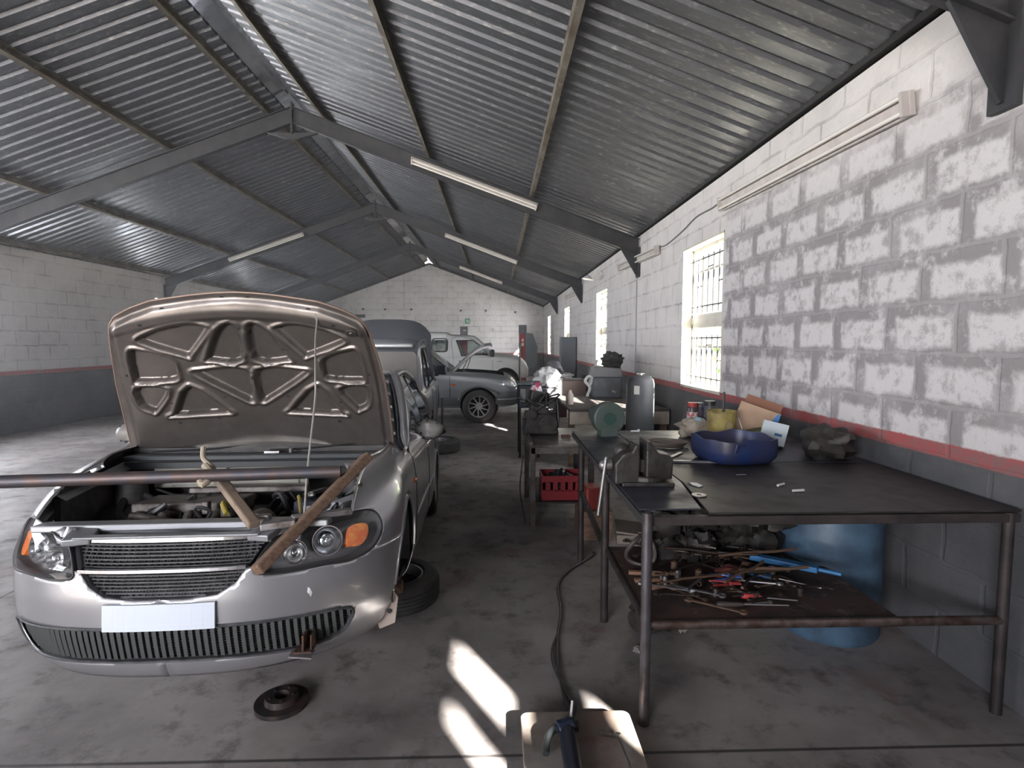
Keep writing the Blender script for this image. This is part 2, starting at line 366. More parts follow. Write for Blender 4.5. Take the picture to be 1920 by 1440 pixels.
# roof sheets: box-rib galvanised iron, one mesh per slope
galv = mat('galvanised roof sheet', (.25, .262, .285), .35, .92, c2=(.17, .175, .185), scale=2.2, lo=.35, hi=.7, c3=(.50, .50, .50), s3=22, lo3=.55, hi3=.8, rvar=.2, aniso=(.45, 1.6, 1))
def sheet(name, x0, x1):
    b = MB(); prof = []; y = YB - .3; p = .205
    while y < YF + .3:
        prof += [(y, 0), (y + .125, 0), (y + .148, .03), (y + .182, .03)]; y += p
    V = []; nx = 2
    for yy, dz in prof:
        for x in (x0, x1): V.append((x, yy, roof_z(x) + dz))
    F = [(2 * i, 2 * i + 1, 2 * i + 3, 2 * i + 2) for i in range(len(prof) - 1)]
    b.add(V, F); return tag(b.build(name, galv, fixn=False), kind='structure')
sheet('ceiling', XR + .2, XW + .35); sheet('ceiling', XL - .35, XR - .2)
# ridge capping of bright flat sheet with notched edge
b = MB(); y = YB
bright = mat('bright ridge flashing', (.90, .92, .95), .16, .95, c2=(.55, .57, .6), scale=2, lo=.4, hi=.7, bump=1.0, bscale=1.6)
while y < YF:
    for s in (-1, 1):
        j = random.uniform(-.012, .012)
        e = roof_z(XR + .26) + .042
        b.add([(XR, y, ZR + .06), (XR + s * .26, y, e), (XR + s * .26, y + .205, e), (XR, y + .205, ZR + .06)], [(0, 1, 2, 3)])
        b.add([(XR + s * .26, y + .143, e), (XR + s * (.25 + j), y + .148, e - .016), (XR + s * (.25 + j), y + .30, e - .016 - abs(j)), (XR + s * .26, y + .345, e)], [(0, 1, 2, 3)])
    y += .205
tag(b.build('trim_1', bright, fixn=False), kind='structure')

# purlins: galvanised lip channels running the length of the roof
purl = mat('purlin steel', (.20, .185, .155), .55, .5, c2=(.10, .075, .05), scale=5, lo=.4, hi=.65, aniso=(1, .5, 1), c3=(.30, .29, .27), s3=12)
bays = [YB, -3, 2.7, 9.65, 16.0, 22.35, YF]
def purlin(x, ya, yb_):
    z = roof_z(x) - .005; s = 1 if x > XR else -1; a = -s * math.atan(SL)
    b = MB()
    def P(u, w, yy): return (x + u * math.cos(a) - w * math.sin(a) * -1 * 0 + w * math.sin(-a) * 0 + u * 0, yy, z + u * math.sin(a) + w)
    sec = [(-.03, 0), (.03, 0), (.03, -.012), (-.022, -.012), (-.022, -.088), (.03, -.088), (.03, -.1), (-.03, -.1)]
    V = [P(u, w, ya) for u, w in sec] + [P(u, w, yb_) for u, w in sec]; n = len(sec)
    b.add(V, [(i, (i + 1) % n, n + (i + 1) % n, n + i) for i in range(n)] + [tuple(range(n)), tuple(range(2 * n - 1, n - 1, -1))])
    return tag(b.build('roof_purlin', purl), kind='structure', group='roof purlins')
for x in (-2.84, -1.12, .61, -3.74, -5.35, -7.35, -9.0):
    for k in range(len(bays) - 1): purlin(x, bays[k] + (.0 if k else 0), bays[k + 1])

# portal frames
frame_m = mat('grey frame paint', (.036, .037, .042), .5, .2, c2=(.052, .052, .056), scale=4)
def portal(y):
    r = thing('roof_truss', None, None, (0, y, 0)); r['kind'] = 'structure'; r['group'] = 'roof trusses'
    for s in (1, -1):
        xe = XW if s > 0 else XL
        b = MB()
        def rz_(x): return roof_z(x) - .105
        xa, xb = XR, xe - s * .02
        d = .27
        for (w, o0, o1) in ((.012, 0, d), (.10, 0, .014), (.10, d - .014, d)):
            V = []
            for x in (xa, xb):
                for dy in (-w / 2, w / 2):
                    V += [(x, dy, rz_(x) - o0), (x, dy, rz_(x) - o1)]
            b.add(V, [(0, 1, 3, 2), (4, 6, 7, 5), (0, 4, 5, 1), (2, 3, 7, 6), (0, 2, 6, 4), (1, 5, 7, 3)])
        b.build('rafter', frame_m, r)
        b = MB()   # knee gusset
        b.prism([(xe - s * .02, rz_(xe) - d + .06), (xe - s * .02, rz_(xe) - d - .34), (xe - s * .06, rz_(xe) - d - .34), (xe - s * .36, rz_(xe - s * .36) - d + .03)], .012, lambda a, c, h: (a, h, c), h0=-.012)
        b.box((xe - s * .03, 0, rz_(xe) - d - .12), (.03, .16, .5))
        b.build('knee_bracket', frame_m, r)
    b = MB()       # apex splice plate with haunch
    b.box((XR, 0, ZR - .30), (.03, .14, .50)); b.prism([(XR - .42, ZR - .53), (XR + .42, ZR - .53), (XR + .1, ZR - .62), (XR - .1, ZR - .62)], .03, lambda a, c, h: (a, h, c), h0=-.03)
    for q in range(3):
        for s in (-1, 1): b.cyl((XR - .035, s * .045, ZR - .16 - q * .17), (XR + .035, s * .045, ZR - .16 - q * .17), .013, 6)
    b.build('apex_plate', frame_m, r)
    return r
for y in (9.65, 16.0, 22.35, 2.7, -3.0): portal(y)
# dark strip standing for the dark gap where sheets meet wall
b = MB(); b.box((XW - .005, (YF + YB) / 2, ZE + .0), (.05, YF - YB, .05)); tag(b.build('trim_2', mat('dark gap strip', (.03, .03, .03), .9), ), kind='structure')
b = MB()
for s, xe in ((1, XW), (-1, XL)):
    b.bar((XR, YF - .03, ZR - .05), (xe, YF - .03, roof_z(xe) - .05), .05, .09)
tag(b.build('trim_3', frame_m), kind='structure')

# windows
wf = mat('cream window steel', (.62, .60, .54), .55, c2=(.45, .42, .36), scale=8, lo=.5, hi=.8)
barm = mat('burglar bar paint', (.022, .022, .02), .6, .2)
pane_m = glassmat('dusty window pane', (.93, .95, .95), .0, .1, dirt=((.9, .92, .92), .02))
reveal_m = mat('cream reveal plaster', (.62, .60, .52), .85, c2=(.5, .48, .41), scale=5)
def window(n, ya, yb_, x, s, ZS=ZS, ZH=ZH):
    """x = inner face of wall, s = outward sign"""
    w = bpy.data.objects.new('window_%d' % (n if n > 0 else 20 + n), None); COL.objects.link(w); w['kind'] = 'structure'; w.location = (x, ya, ZS)
    W, H = yb_ - ya, ZH - ZS; xo = s * .15
    b = MB()       # plaster lining of the reveal
    for c, d in (((s * .115, .01, H / 2), (.232, .02, H)), ((s * .115, W - .01, H / 2), (.232, .02, H)), ((s * .115, W / 2, H - .01), (.232, W, .02)), ((s * .115, W / 2, .01), (.232, W, .03))): b.box(c, d)
    b.build('reveal', reveal_m, w)
    b = MB()
    tz = .78
    for yy in (.035, W - .035): b.box((xo, yy, H / 2), (.035, .035, H - .02))
    for zz in ((.03, H - .03) if n < 1 else (.03, tz, tz + .13, H - .03)): b.box((xo, W / 2, zz), (.035, W - .03, .035))
    if n > 0: b.box((xo, W / 2, tz + .065), (.02, W - .03, .13))
    elif W > 1: b.box((xo, W - .69, H / 2), (.05, .20, H - .02))  # broad post added to split the sun patch
    b.build('window_frame', wf, w)
    if n < 1:
        p = MB(); p.add([(xo, .05, .04), (xo, W - .05, .04), (xo, W - .05, H - .04), (xo, .05, H - .04)], [(0, 1, 2, 3)]); p.build('pane', pane_m, w, fixn=False); return w
    for k, (z0, z1) in enumerate(((.04, tz - .01), (tz + .14, H - .04))):
        # top-hung vent, pushed open outwards at the bottom
        p = MB(); hgt = (z1 - z0); ang = R(14 if k else 10) * s
        vent = bpy.data.objects.new('vent_sash', None)
        f = MB()
        hz = z1; vh = hgt * .32
        def Q(y_, d_): return (xo + math.sin(ang) * d_, y_, hz - math.cos(ang) * d_)
        f.bar(Q(.06, 0), Q(.06, vh), .025, .025); f.bar(Q(W - .06, 0), Q(W - .06, vh), .025, .025); f.bar(Q(.06, 0), Q(W - .06, 0), .025, .025); f.bar(Q(.06, vh), Q(W - .06, vh), .025, .025)
        f.box((xo, W / 2, z1 - vh - .015), (.03, W - .05, .025))
        fo = f.build('vent_sash', wf, w)
        p.add([Q(.06, 0), Q(W - .06, 0), Q(W - .06, vh), Q(.06, vh)], [(0, 1, 2, 3)])
        p.build('pane', pane_m, fo, fixn=False)
        p = MB(); p.add([(xo, .05, z0), (xo, W - .05, z0), (xo, W - .05, z1 - vh - .02), (xo, .05, z1 - vh - .02)], [(0, 1, 2, 3)]); p.build('pane', pane_m, w, fixn=False)
        g = MB(); xb = s * .09
        n_ = 8; z0b, z1b = z0 + .02, z1 - .14
        g.bar((xb, 0.02, z0b + .08), (xb, W - .02, z0b + .08), .012, .012); g.bar((xb, .02, z1b), (xb, W - .02, z1b), .012, .012)
        for q in range(1, n_):
            yy = W * q / n_; g.cyl((xb, yy, z0b), (xb, yy, z1b + .03), .009, 6)
        for q in (1, 3, 5): # small steps between neighbouring bars
            yy = W * q / n_; zz = z0b + hgt * (.3 + .12 * q % .5); g.bar((xb, yy, zz), (xb, yy + W / n_, zz), .01, .01)
        g.build('burglar_bars', barm, w)
    return w
k = 1
window(0, -2.6, -1.47, XW, 1, 2.40); window(-1, -1.45, -.80, XW, 1, 1.90, 2.27)  # unseen openings behind the camera, placed and sized to throw the sun patches
for a, c in WIN[1:]: window(k, a, c, XW, 1); k += 1
for a, c in WINL: window(k, a, c, XL, -1); k += 1
# conduit pipes and expansion joints on the right wall and on the gable
cm = mat('painted conduit', (.42, .41, .41), .6)
def conduit(label, pts, r=.011):
    b = MB(); b.tube(pts, r, 8); return tag(b.build('conduit_pipe', cm, smooth=True), label, 'pipe')
conduit('thin upright conduit on the white right wall just beyond the nearest visible window', [(XW - .012, 9.78, 1.2), (XW - .012, 9.78, 3.05)])
conduit('thin upright conduit high up on the far gable wall', [(-4.65, YF - .012, 3.35), (-4.65, YF - .012, roof_z(-4.65) - .1)])
cable_m = mat('grey cable', (.16, .16, .16), .6)
b = MB(); b.tube(rpath([(XW - .012, 8.5, 3.17), (XW - .012, 8.1, 3.14), (XW - .012, 7.4, 3.2), (XW - .012, 6.9, 3.27), (XW - .012, 6.4, 3.26), (XW - .012, 6.1, 3.28)], 6), .008, 6)
tag(b.build('wall_cable', cable_m, smooth=True), 'loose grey cable running along the right wall between two tube lights', 'cable')
# ================================================================= main car (silver saloon, front jacked up, bonnet open)
def pin(poly, x, y):
    c = False; n = len(poly)
    for i in range(n):
        x1, y1 = poly[i]; x2, y2 = poly[i - 1]
        if (y1 > y) != (y2 > y) and x < (x2 - x1) * (y - y1) / (y2 - y1) + x1: c = not c
    return c
def near(poly, x, y):
    best = None
    for i in range(len(poly)):
        ax, ay = poly[i - 1]; bx, by = poly[i]; dx, dy = bx - ax, by - ay; l = dx * dx + dy * dy
        t = 0 if l == 0 else max(0, min(1, ((x - ax) * dx + (y - ay) * dy) / l)); qx, qy = ax + dx * t, ay + dy * t
        d = (qx - x) ** 2 + (qy - y) ** 2
        if best is None or d < best[0]: best = (d, qx, qy)
    return math.sqrt(best[0]), best[1], best[2]
def smooth_poly(poly, n=4):
    P = [Vector((a, b, 0)) for a, b in poly]; m = len(P); out = []
    for i in range(m):
        a, b, c, d = P[i - 1], P[i], P[(i + 1) % m], P[(i + 2) % m]
        for k in range(n):
            t = k / n; q = .5 * ((2 * b) + (c - a) * t + (2 * a - 5 * b + 4 * c - d) * t * t + (3 * b - a - 3 * c + d) * t ** 3); out.append((q.x, q.y))
    return out
def interp(x, xs, ys):
    if x <= xs[0]: return ys[0]
    for i in range(1, len(xs)):
        if x <= xs[i]: t = (x - xs[i - 1]) / (xs[i] - xs[i - 1]); return ys[i - 1] + (ys[i] - ys[i - 1]) * t
    return ys[-1]
def sstep(a, b, x): t = max(0, min(1, (x - a) / (b - a))); return t * t * (3 - 2 * t)
def mirror(poly): return [(-a, b) for a, b in reversed(poly)]

car = thing('car', 'silver saloon with bonnet propped open and front wheel off, nearest the camera', 'car', (-1.307 - .045, 2.179, .285))
car.rotation_euler = Euler((R(-4.8), 0, R(2.53)), 'XYZ')
# T(local)=Rz*Rx -> euler XYZ gives exactly Rz @ Ry @ Rx
_ZS = [.085, .12, .22, .30, .42, .55, .65, .72, .78, .83, .86, .875]
_HW = [.80, .84, .875, .89, .895, .898, .895, .887, .87, .835, .79, .745]
_NO = [.085, .06, .03, .01, 0, .01, .06, .12, .18, .25, .33, .40]
_ZT = [.085 + (.79 * i / 60) for i in range(61)]
def _sm(tab):
    v = [interp(z, _ZS, tab) for z in _ZT]
    for _ in range(3): v = [v[0]] + [(v[i - 1] + 2 * v[i] + v[i + 1]) / 4 for i in range(1, 60)] + [v[-1]]
    return v
_HWs, _NOs = _sm(_HW), _sm(_NO)
def c_hw(z): return interp(z, _ZT, _HWs)
def c_nose(z): return interp(z, _ZT, _NOs)
def yF(x, z):
    a = min(abs(x) / c_hw(z), 1); return c_nose(z) + .60 * (1 - (1 - a ** 2.5) ** (1 / 1.8))
def rise(y, z): return (.075 * sstep(.35, 1.25, y) - .05 * sstep(3.2, 4.4, y)) * sstep(.50, .92, z)
def Pf(x, z, off=0):
    """point on the nose surface, pushed out by off"""
    e = .004; y = yF(x, z)
    n = Vector(((yF(x + e, z) - yF(x - e, z)) / (2 * e), -1, (yF(x, z + e) - yF(x, z - e)) / (2 * e))); n.x = max(-3, min(3, n.x)); n.z = max(-3, min(3, n.z)); n.normalize()
    return Vector((x, y, z + rise(y, z))) + n * off
K = .045
HL = smooth_poly([(.308 + K, .530), (.383 + K, .507), (.567 + K, .512), (.67 + K, .507), (.745 + K, .535), (.776 + K, .600), (.755 + K, .668), (.70 + K, .700), (.57 + K, .695), (.441 + K, .660), (.365 + K, .635)], 4)
HLm = mirror(HL)
LG = smooth_poly([(-.60, .300), (-.3, .313), (0, .316), (.3, .313), (.50, .310), (.665, .302), (.712, .275), (.70, .225), (.65, .170), (.52, .155), (.3, .165), (0, .168), (-.3, .165), (-.56, .155), (-.69, .170), (-.735, .225), (-.745, .275), (-.70, .302)], 3)
GR = [(-.395, .655), (-.34, .56), (-.285, .485), (-.22, .445), (-.1, .432), (.1, .432), (.22, .445), (.285, .485), (.34, .56), (.395, .655), (.25, .675), (0, .685), (-.25, .675)]
ARC_Y, ARC_Z, ARC_R = .86, .30, .365
RAC_Y, RAC_Z, RAC_R = 3.41, .30, .345
LEN = 4.43
def shell_pt(t, z):
    """t in 0..1: nose centre to tail centre along one side"""
    h = c_hw(z); n = c_nose(z)
    if t < .38:
        s = t / .38; th = s * PI / 2; x = h * math.sin(th) ** (2 / 2.5); y = n + .60 * (1 - math.cos(th) ** (2 / 1.8)); return x, y
    if t < .86: s = (t - .38) / .48; return h, n + .6 + s * (3.85 - n - .6)
    s = (t - .86) / .14; th = s * PI / 2; tn = LEN - .25 * max(0, (z - .6)); x = h * math.cos(th) ** (2 / 3.2); return x, 3.85 + (tn - 3.85) * math.sin(th) ** (2 / 2.2)
NT, NZ = 190, 54
def classify(x, y, z, t):
    if t < .38 and y < .62 and (z < .535 or (x < .46 and z < .72)):
        return 'front_bumper'
    if y < 1.33 and z > .25: return 'fender'
    if y < 4.1 and z <= .25: return 'sill'
    if y < 2.42: return 'front_door'
    if y < 3.30 and not (y > 3.0 and z < .66 and (y - RAC_Y) ** 2 + (z - RAC_Z) ** 2 < .42 ** 2): return 'rear_door'
    return 'rear_quarter'
def build_shell(side):
    parts = {}; V = []; rowz = [.085 + .79 * j / (NZ - 1) for j in range(NZ)]
    for j in range(NZ):
        for i in range(NT): x, y = shell_pt(i / (NT - 1), rowz[j]); V.append([x, y, rowz[j], i / (NT - 1)])
    keep = {}
    def cut(x, y, z, t):
        if t < .40 and y < .62:
            if pin(HL, x, z) or pin(LG, x, z) or pin(GR, x, z): return True
        if x > .5 and ((y - ARC_Y) ** 2 + (z - ARC_Z) ** 2 < ARC_R ** 2 or (z < ARC_Z and abs(y - ARC_Y) < ARC_R)): return True
        if x > .5 and ((y - RAC_Y) ** 2 + (z - RAC_Z) ** 2 < RAC_R ** 2 or (z < RAC_Z and abs(y - RAC_Y) < RAC_R)): return True
        if z > .70 and y < .60 and x < .69 + .06 * max(0, (z - .8) / .08) * 0: return True   # bonnet opening above the lamps
        if z > .665 and x < .41: return True
        return False
    flags = {}; snapped = set()
    for j in range(NZ - 1):
        for i in range(NT - 1):
            q = [j * NT + i, j * NT + i + 1, (j + 1) * NT + i + 1, (j + 1) * NT + i]
            cx = [sum(V[k][a] for k in q) / 4 for a in range(4)]
            if cut(*cx): continue
            nm = classify(*cx); parts.setdefault(nm, []).append(q)
            for k in q: flags[k] = flags.get(k, 0) + 1
    # snap the ragged rims of the cut-outs onto the true outlines
    for k, n in flags.items():
        if n >= 4: continue
        x, y, z, t = V[k]
        if t < .40 and y < .66:
            for poly in (HL, LG, GR):
                d, qx, qz = near(poly, x, z)
                if d < .022: V[k][0], V[k][2] = qx, qz; V[k][1] = yF(qx, qz); snapped.add(k); break
            x, y, z, t = V[k]
        if x > .5:
            for cy, cz, rr in ((ARC_Y, ARC_Z, ARC_R), (RAC_Y, RAC_Z, RAC_R)):
                d = math.hypot(y - cy, z - cz)
                if z > cz - .01 and abs(d - rr) < .035: V[k][1] = cy + (y - cy) * rr / d; V[k][2] = cz + (z - cz) * rr / d
                elif z <= cz and abs(abs(y - cy) - rr) < .03: V[k][1] = cy + math.copysign(rr, y - cy)
    names = {'front_bumper': 'front_bumper', 'fender': 'fender', 'sill': 'sill', 'front_door': 'door', 'rear_door': 'door', 'rear_quarter': 'rear_quarter'}
    res = {}
    for nm, fs in parts.items():
        fs = [f for f in fs if not all(k in snapped for k in f)]
        used = sorted({k for f in fs for k in f}); idx = {k: i for i, k in enumerate(used)}
        b = MB(); b.add([(side * V[k][0], V[k][1], V[k][2] + rise(V[k][1], V[k][2])) for k in used], [tuple(idx[k] for k in (f if side > 0 else reversed(f))) for f in fs])
        res[nm] = b
    return res
shR, shL = build_shell(1), build_shell(-1)
doors = {}
for nm in shR:
    if nm in ('front_bumper',):
        b = shR[nm]; n = len(b.v); b.v += shL[nm].v; b.f += [tuple(i + n for i in f) for f in shL[nm].f]
        doors[nm] = b.build(nm, L['silver'], car, fixn=False, auto=50, solid=.006)
    else:
        for s, sh in ((1, shR), (-1, shL)):
            doors[nm, s] = sh[nm].build({'front_door': 'door', 'rear_door': 'door'}.get(nm, nm), L['silver'], car, fixn=False, auto=50, solid=.006)
for s in (1, -1):
    pts = [(s * .694, yF(.694, z), z + rise(yF(.694, z), z)) for z in [.70 + .172 * k / 12 for k in range(13)]]
    for k in range(1, 13):
        x = .694 + .0505 * k / 12; y = yF(x, .874) if k < 12 else c_nose(.874) + .6; pts.append((s * x, y, .874 + rise(y, .874)))
    pts += [(s * .745, y, .874 + rise(y, .874)) for y in [1.05, 1.15, 1.25]]
    b = MB(); b.tube(pts, .007, 6); b.build('fender_edge', L['silver'], car, smooth=True)
for s in (1, -1):   # shut lines
    b = MB()
    def sp(y, z): return (s * (c_hw(z) + .001), y, z + rise(y, z))
    for y in (1.33, 2.42):
        b.tube([sp(y, .26 + .6 * k / 14) for k in range(15)], .0035, 5)
    b.tube([sp(3.30 - .27 * max(0, (.62 - .3 - .0) - 0) * 0, .66 + .2 * k / 6) for k in range(7)], .0035, 5)
    b.tube([sp(1.25 + .08 * 0 + k * .18, .25) for k in range(10)], .004, 5)
    if s: b.build('shut_line', L['black'], car)
    b = MB(); b.tube([(s * (c_hw(.43) + .004), 1.36 + 1.6 * k / 20, .46 + .02 * k / 20) for k in range(21)], .007, 6); b.build('door_moulding', L['silver'], car, smooth=True)
    for cy, cz, rr in ((ARC_Y, ARC_Z, ARC_R), (RAC_Y, RAC_Z, RAC_R)):
        pts = []
        for k in range(25):
            a = PI * k / 24; y, z = cy + rr * math.cos(a), cz + rr * math.sin(a)
            xx = c_hw(z) if y > .6 else max(.4, max(x for x in [c_hw(z) * q / 400 for q in range(250, 401)] if yF(x, z) <= max(y, c_nose(z) + .02)))
            pts.append((s * (xx - .004), y, z))
        b = MB(); b.tube(pts, .013, 8); b.build('wheel_arch_lip', L['silver'], car, smooth=True)
    for cy, cz, rr in ((ARC_Y, ARC_Z, ARC_R + .01), (RAC_Y, RAC_Z, RAC_R + .01)):
        b = MB(); nn = 16; V = []
        for k in range(nn + 1):
            a = -.25 + (PI + .5) * k / nn
            for xx in (.50, .86): V.append((s * xx, cy + rr * math.cos(a), cz + rr * math.sin(a)))
        b.add(V, [(2 * k, 2 * k + 1, 2 * k + 3, 2 * k + 2) for k in range(nn)]); b.add([(s * .5, cy + rr * math.cos(2 * PI * k / 20), cz + rr * math.sin(2 * PI * k / 20)) for k in range(20)], [tuple(range(20))])
        b.build('arch_liner', L['black'], car, fixn=False)

def patch(poly, off, nx=60, nz=26, fn=None):
    fn = fn or Pf; b = MB(); x0, x1 = min(p[0] for p in poly), max(p[0] for p in poly); z0, z1 = min(p[1] for p in poly), max(p[1] for p in poly)
    W = {}; fs = []; cnt = {}
    for j in range(nz - 1):
        for i in range(nx - 1):
            cx, cz = x0 + (x1 - x0) * (i + .5) / (nx - 1), z0 + (z1 - z0) * (j + .5) / (nz - 1)
            if pin(poly, cx, cz):
                q = [(i, j), (i + 1, j), (i + 1, j + 1), (i, j + 1)]; fs.append(q)
                for k in q: cnt[k] = cnt.get(k, 0) + 1
    idx = {}
    for k, n in cnt.items():
        x, z = x0 + (x1 - x0) * k[0] / (nx - 1), z0 + (z1 - z0) * k[1] / (nz - 1)
        if n < 4: _, x, z = near(poly, x, z)
        idx[k] = len(b.v); b.v.append(tuple(fn(x, z, off)))
    b.f = [tuple(idx[k] for k in f) for f in fs]; return b
def skirt(b, poly, o0, o1, fn=None):
    fn = fn or Pf; n = len(poly); b.add([fn(x, z, o0) for x, z in poly] + [fn(x, z, o1) for x, z in poly], [(i, (i + 1) % n, n + (i + 1) % n, n + i) for i in range(n)]); return b

darkmesh = mat('dark grille plastic', (.03, .033, .037), .5, c2=(.07, .07, .075), scale=20)
housing = mat('grey lamp housing', (.16, .16, .165), .35, .3)
lens_m = glassmat('clear lamp lens', (.98, .99, 1), .0, .03)
# lower grille
b = patch(LG, -.06, 80, 12); g = b.build('lower_grille', L['black'], car, fixn=False)
b = skirt(MB(), LG, .003, -.06); b.tube([Pf(x, z, .002) for x, z in LG], .006, 6, closed=True); b.build('grille_surround', darkmesh, g, smooth=True)
b = MB(); x = -.72
while x < .71:
    zz = [z for z in [.14 + .18 * k / 40 for k in range(41)] if pin(LG, x, z)]
    if len(zz) > 4:
        pts = [Pf(x, zz[0] + (zz[-1] - zz[0]) * k / 4, -.02) for k in range(5)]
        for k in range(4): b.bar(pts[k], pts[k + 1], .016, .012, (0, 1, 0))
    x += .0285
b.build('grille_slats', mat('grey grille slat', (.06, .065, .065), .6), g)
b = MB()
for z in [.165 + .0125 * k for k in range(12)]:
    xs = [x for x in [-.74 + 1.46 * k / 140 for k in range(141)] if pin(LG, x, z)]
    if len(xs) > 3:
        for k in range(30): xa, xb = xs[0] + (xs[-1] - xs[0]) * k / 30, xs[0] + (xs[-1] - xs[0]) * (k + 1) / 30; b.bar(Pf(xa, z, -.028), Pf(xb, z, -.028), .006, .004)
b.build('grille_mesh', darkmesh, g)
# upper grille
b = patch(GR, -.07, 50, 16); g = b.build('grille', L['black'], car, fixn=False)
b = skirt(MB(), GR, .002, -.07); b.build('grille_surround', L['silver'], g)
b = MB()
for z in [.44 + .014 * k for k in range(17)]:
    xs = [x for x in [-.4 + .8 * k / 100 for k in range(101)] if pin(GR, x, z)]
    if len(xs) > 3:
        for k in range(16): xa, xb = xs[0] + (xs[-1] - xs[0]) * k / 16, xs[0] + (xs[-1] - xs[0]) * (k + 1) / 16; b.bar(Pf(xa, z, -.03), Pf(xb, z, -.03), .008, .006)
for k in range(-14, 15):
    x = k * .026
    for dx in (.05, -.05):
        zz = [z for z in [.43 + .25 * q / 30 for q in range(31)] if pin(GR, x + dx * (z - .55) * 4, z)]
        if len(zz) > 3: b.bar(Pf(x + dx * (zz[0] - .55) * 4, zz[0], -.03), Pf(x + dx * (zz[-1] - .55) * 4, zz[-1], -.03), .006, .006)
b.build('grille_mesh', darkmesh, g)
for z, h in ((.662, .024), (.548, .013)):
    b = MB()
    xe = max(x for x in [q / 200 for q in range(100)] if pin(GR, x, z - .004))
    for k in range(20): xa, xb = -xe + 2 * xe * k / 20, -xe + 2 * xe * (k + 1) / 20; b.bar(Pf(xa, z, .0), Pf(xb, z, .0), .03, h)
    b.build('grille_bar', L['chrome'], g)
# number plate, dent, towing bracket
b = MB(); N = 10
for k in range(N):
    xa, xb = -.215 + .43 * k / N, -.215 + .43 * (k + 1) / N; b.bar(Pf(xa, .368, .012), Pf(xb, .368, .012), .012, .105)
b.build('number_plate', mat('white number plate', (.62, .68, .78), .35), car)
b = MB(); c0 = Pf(.535, .195, .0)
b.box(c0 + Vector((0, -.01, -.035)), (.075, .10, .008)); b.box(c0 + Vector((.0, -.02, .0)), (.008, .07, .07)); b.box(c0 + Vector((.03, -.01, 0)), (.006, .06, .06))
b.build('tow_bracket', L['rust'], car)
b = MB(); b.box(c0 + Vector((-.005, -.045, -.045)), (.095, .06, .006), (R(8), R(6), 0)); b.build('broken_trim', L['silver'], car)
b = MB(); p0 = Pf(.56, .406, .0015)
b.add([Pf(.552, .43, .002), Pf(.560, .425, .003), Pf(.568, .405, .001), Pf(.562, .385, .003), Pf(.556, .40, .004), Pf(.549, .41, .002)], [(0, 1, 2, 3, 4, 5)])
b.build('paint_chip', mat('chipped white primer', (.75, .75, .77), .6), car, fixn=False)

# headlamps
for s, poly in ((1, HL), (-1, HLm)):
    hl = patch(poly, -.085, 50, 22).build('headlight', housing, car, fixn=False)
    b = skirt(MB(), poly, .0, -.085); b.build('lamp_housing', housing, hl, fixn=False)
    b = MB(); b.tube([Pf(x, z, .001) for x, z in poly], .005, 6, closed=True); b.build('lamp_seal', L['black'], hl, smooth=True)
    b = patch(poly, .0035, 60, 26); b.build('lens', lens_m, hl, fixn=False, auto=60)
    def bowl(x, z, r, name, m, depth=.05, ox=-.005):
        c = Pf(s * x, z, -.035); bb = MB(); pr_ = [(r, 0), (r * .96, -.012), (r * .8, -depth * .55), (r * .5, -depth * .85), (r * .15, -depth)]
        rot = Euler((R(84), 0, R(s * 22)))
        bb.lathe([(r * 1.05, .004), (r * 1.05, -.01)] + pr_[0:0], c, None, 8) if False else None
        bb.lathe([(r * 1.07, -.02), (r * 1.07, .006)] + [(a, h + .006) for a, h in pr_], c, rot, 28); return bb.build(name, m, hl, smooth=True), c, rot
    o, c, rot = bowl(.625, .612, .062, 'reflector', L['chrome'])
    bb = MB(); bb.sphere(c + Vector((0, -.0, 0)), .024, 14, 10); bb.lathe([(.030, -.03), (.030, -.004), (.022, .0)], c, rot, 20); bb.build('bulb_shield', mat('projector bulb cap', (.5, .53, .58), .08, .9), hl, smooth=True)
    o, c, rot = bowl(.50, .585, .05, 'reflector', L['chrome'])
    bb = MB(); bb.sphere(c, .016, 12, 8); bb.build('bulb', L['chrome'], hl, smooth=True)
    am = smooth_poly([(s * q[0], q[1]) for q in [(.700, .648), (.742, .655), (.772, .640), (.778, .595), (.755, .562), (.715, .565), (.694, .60)]], 4)
    patch(am, -.018, 24, 16).build('indicator_lens', L['amber'], hl, fixn=False)
    skirt(MB(), am, -.018, -.075).build('indicator_housing', L['amber'], hl, fixn=False)
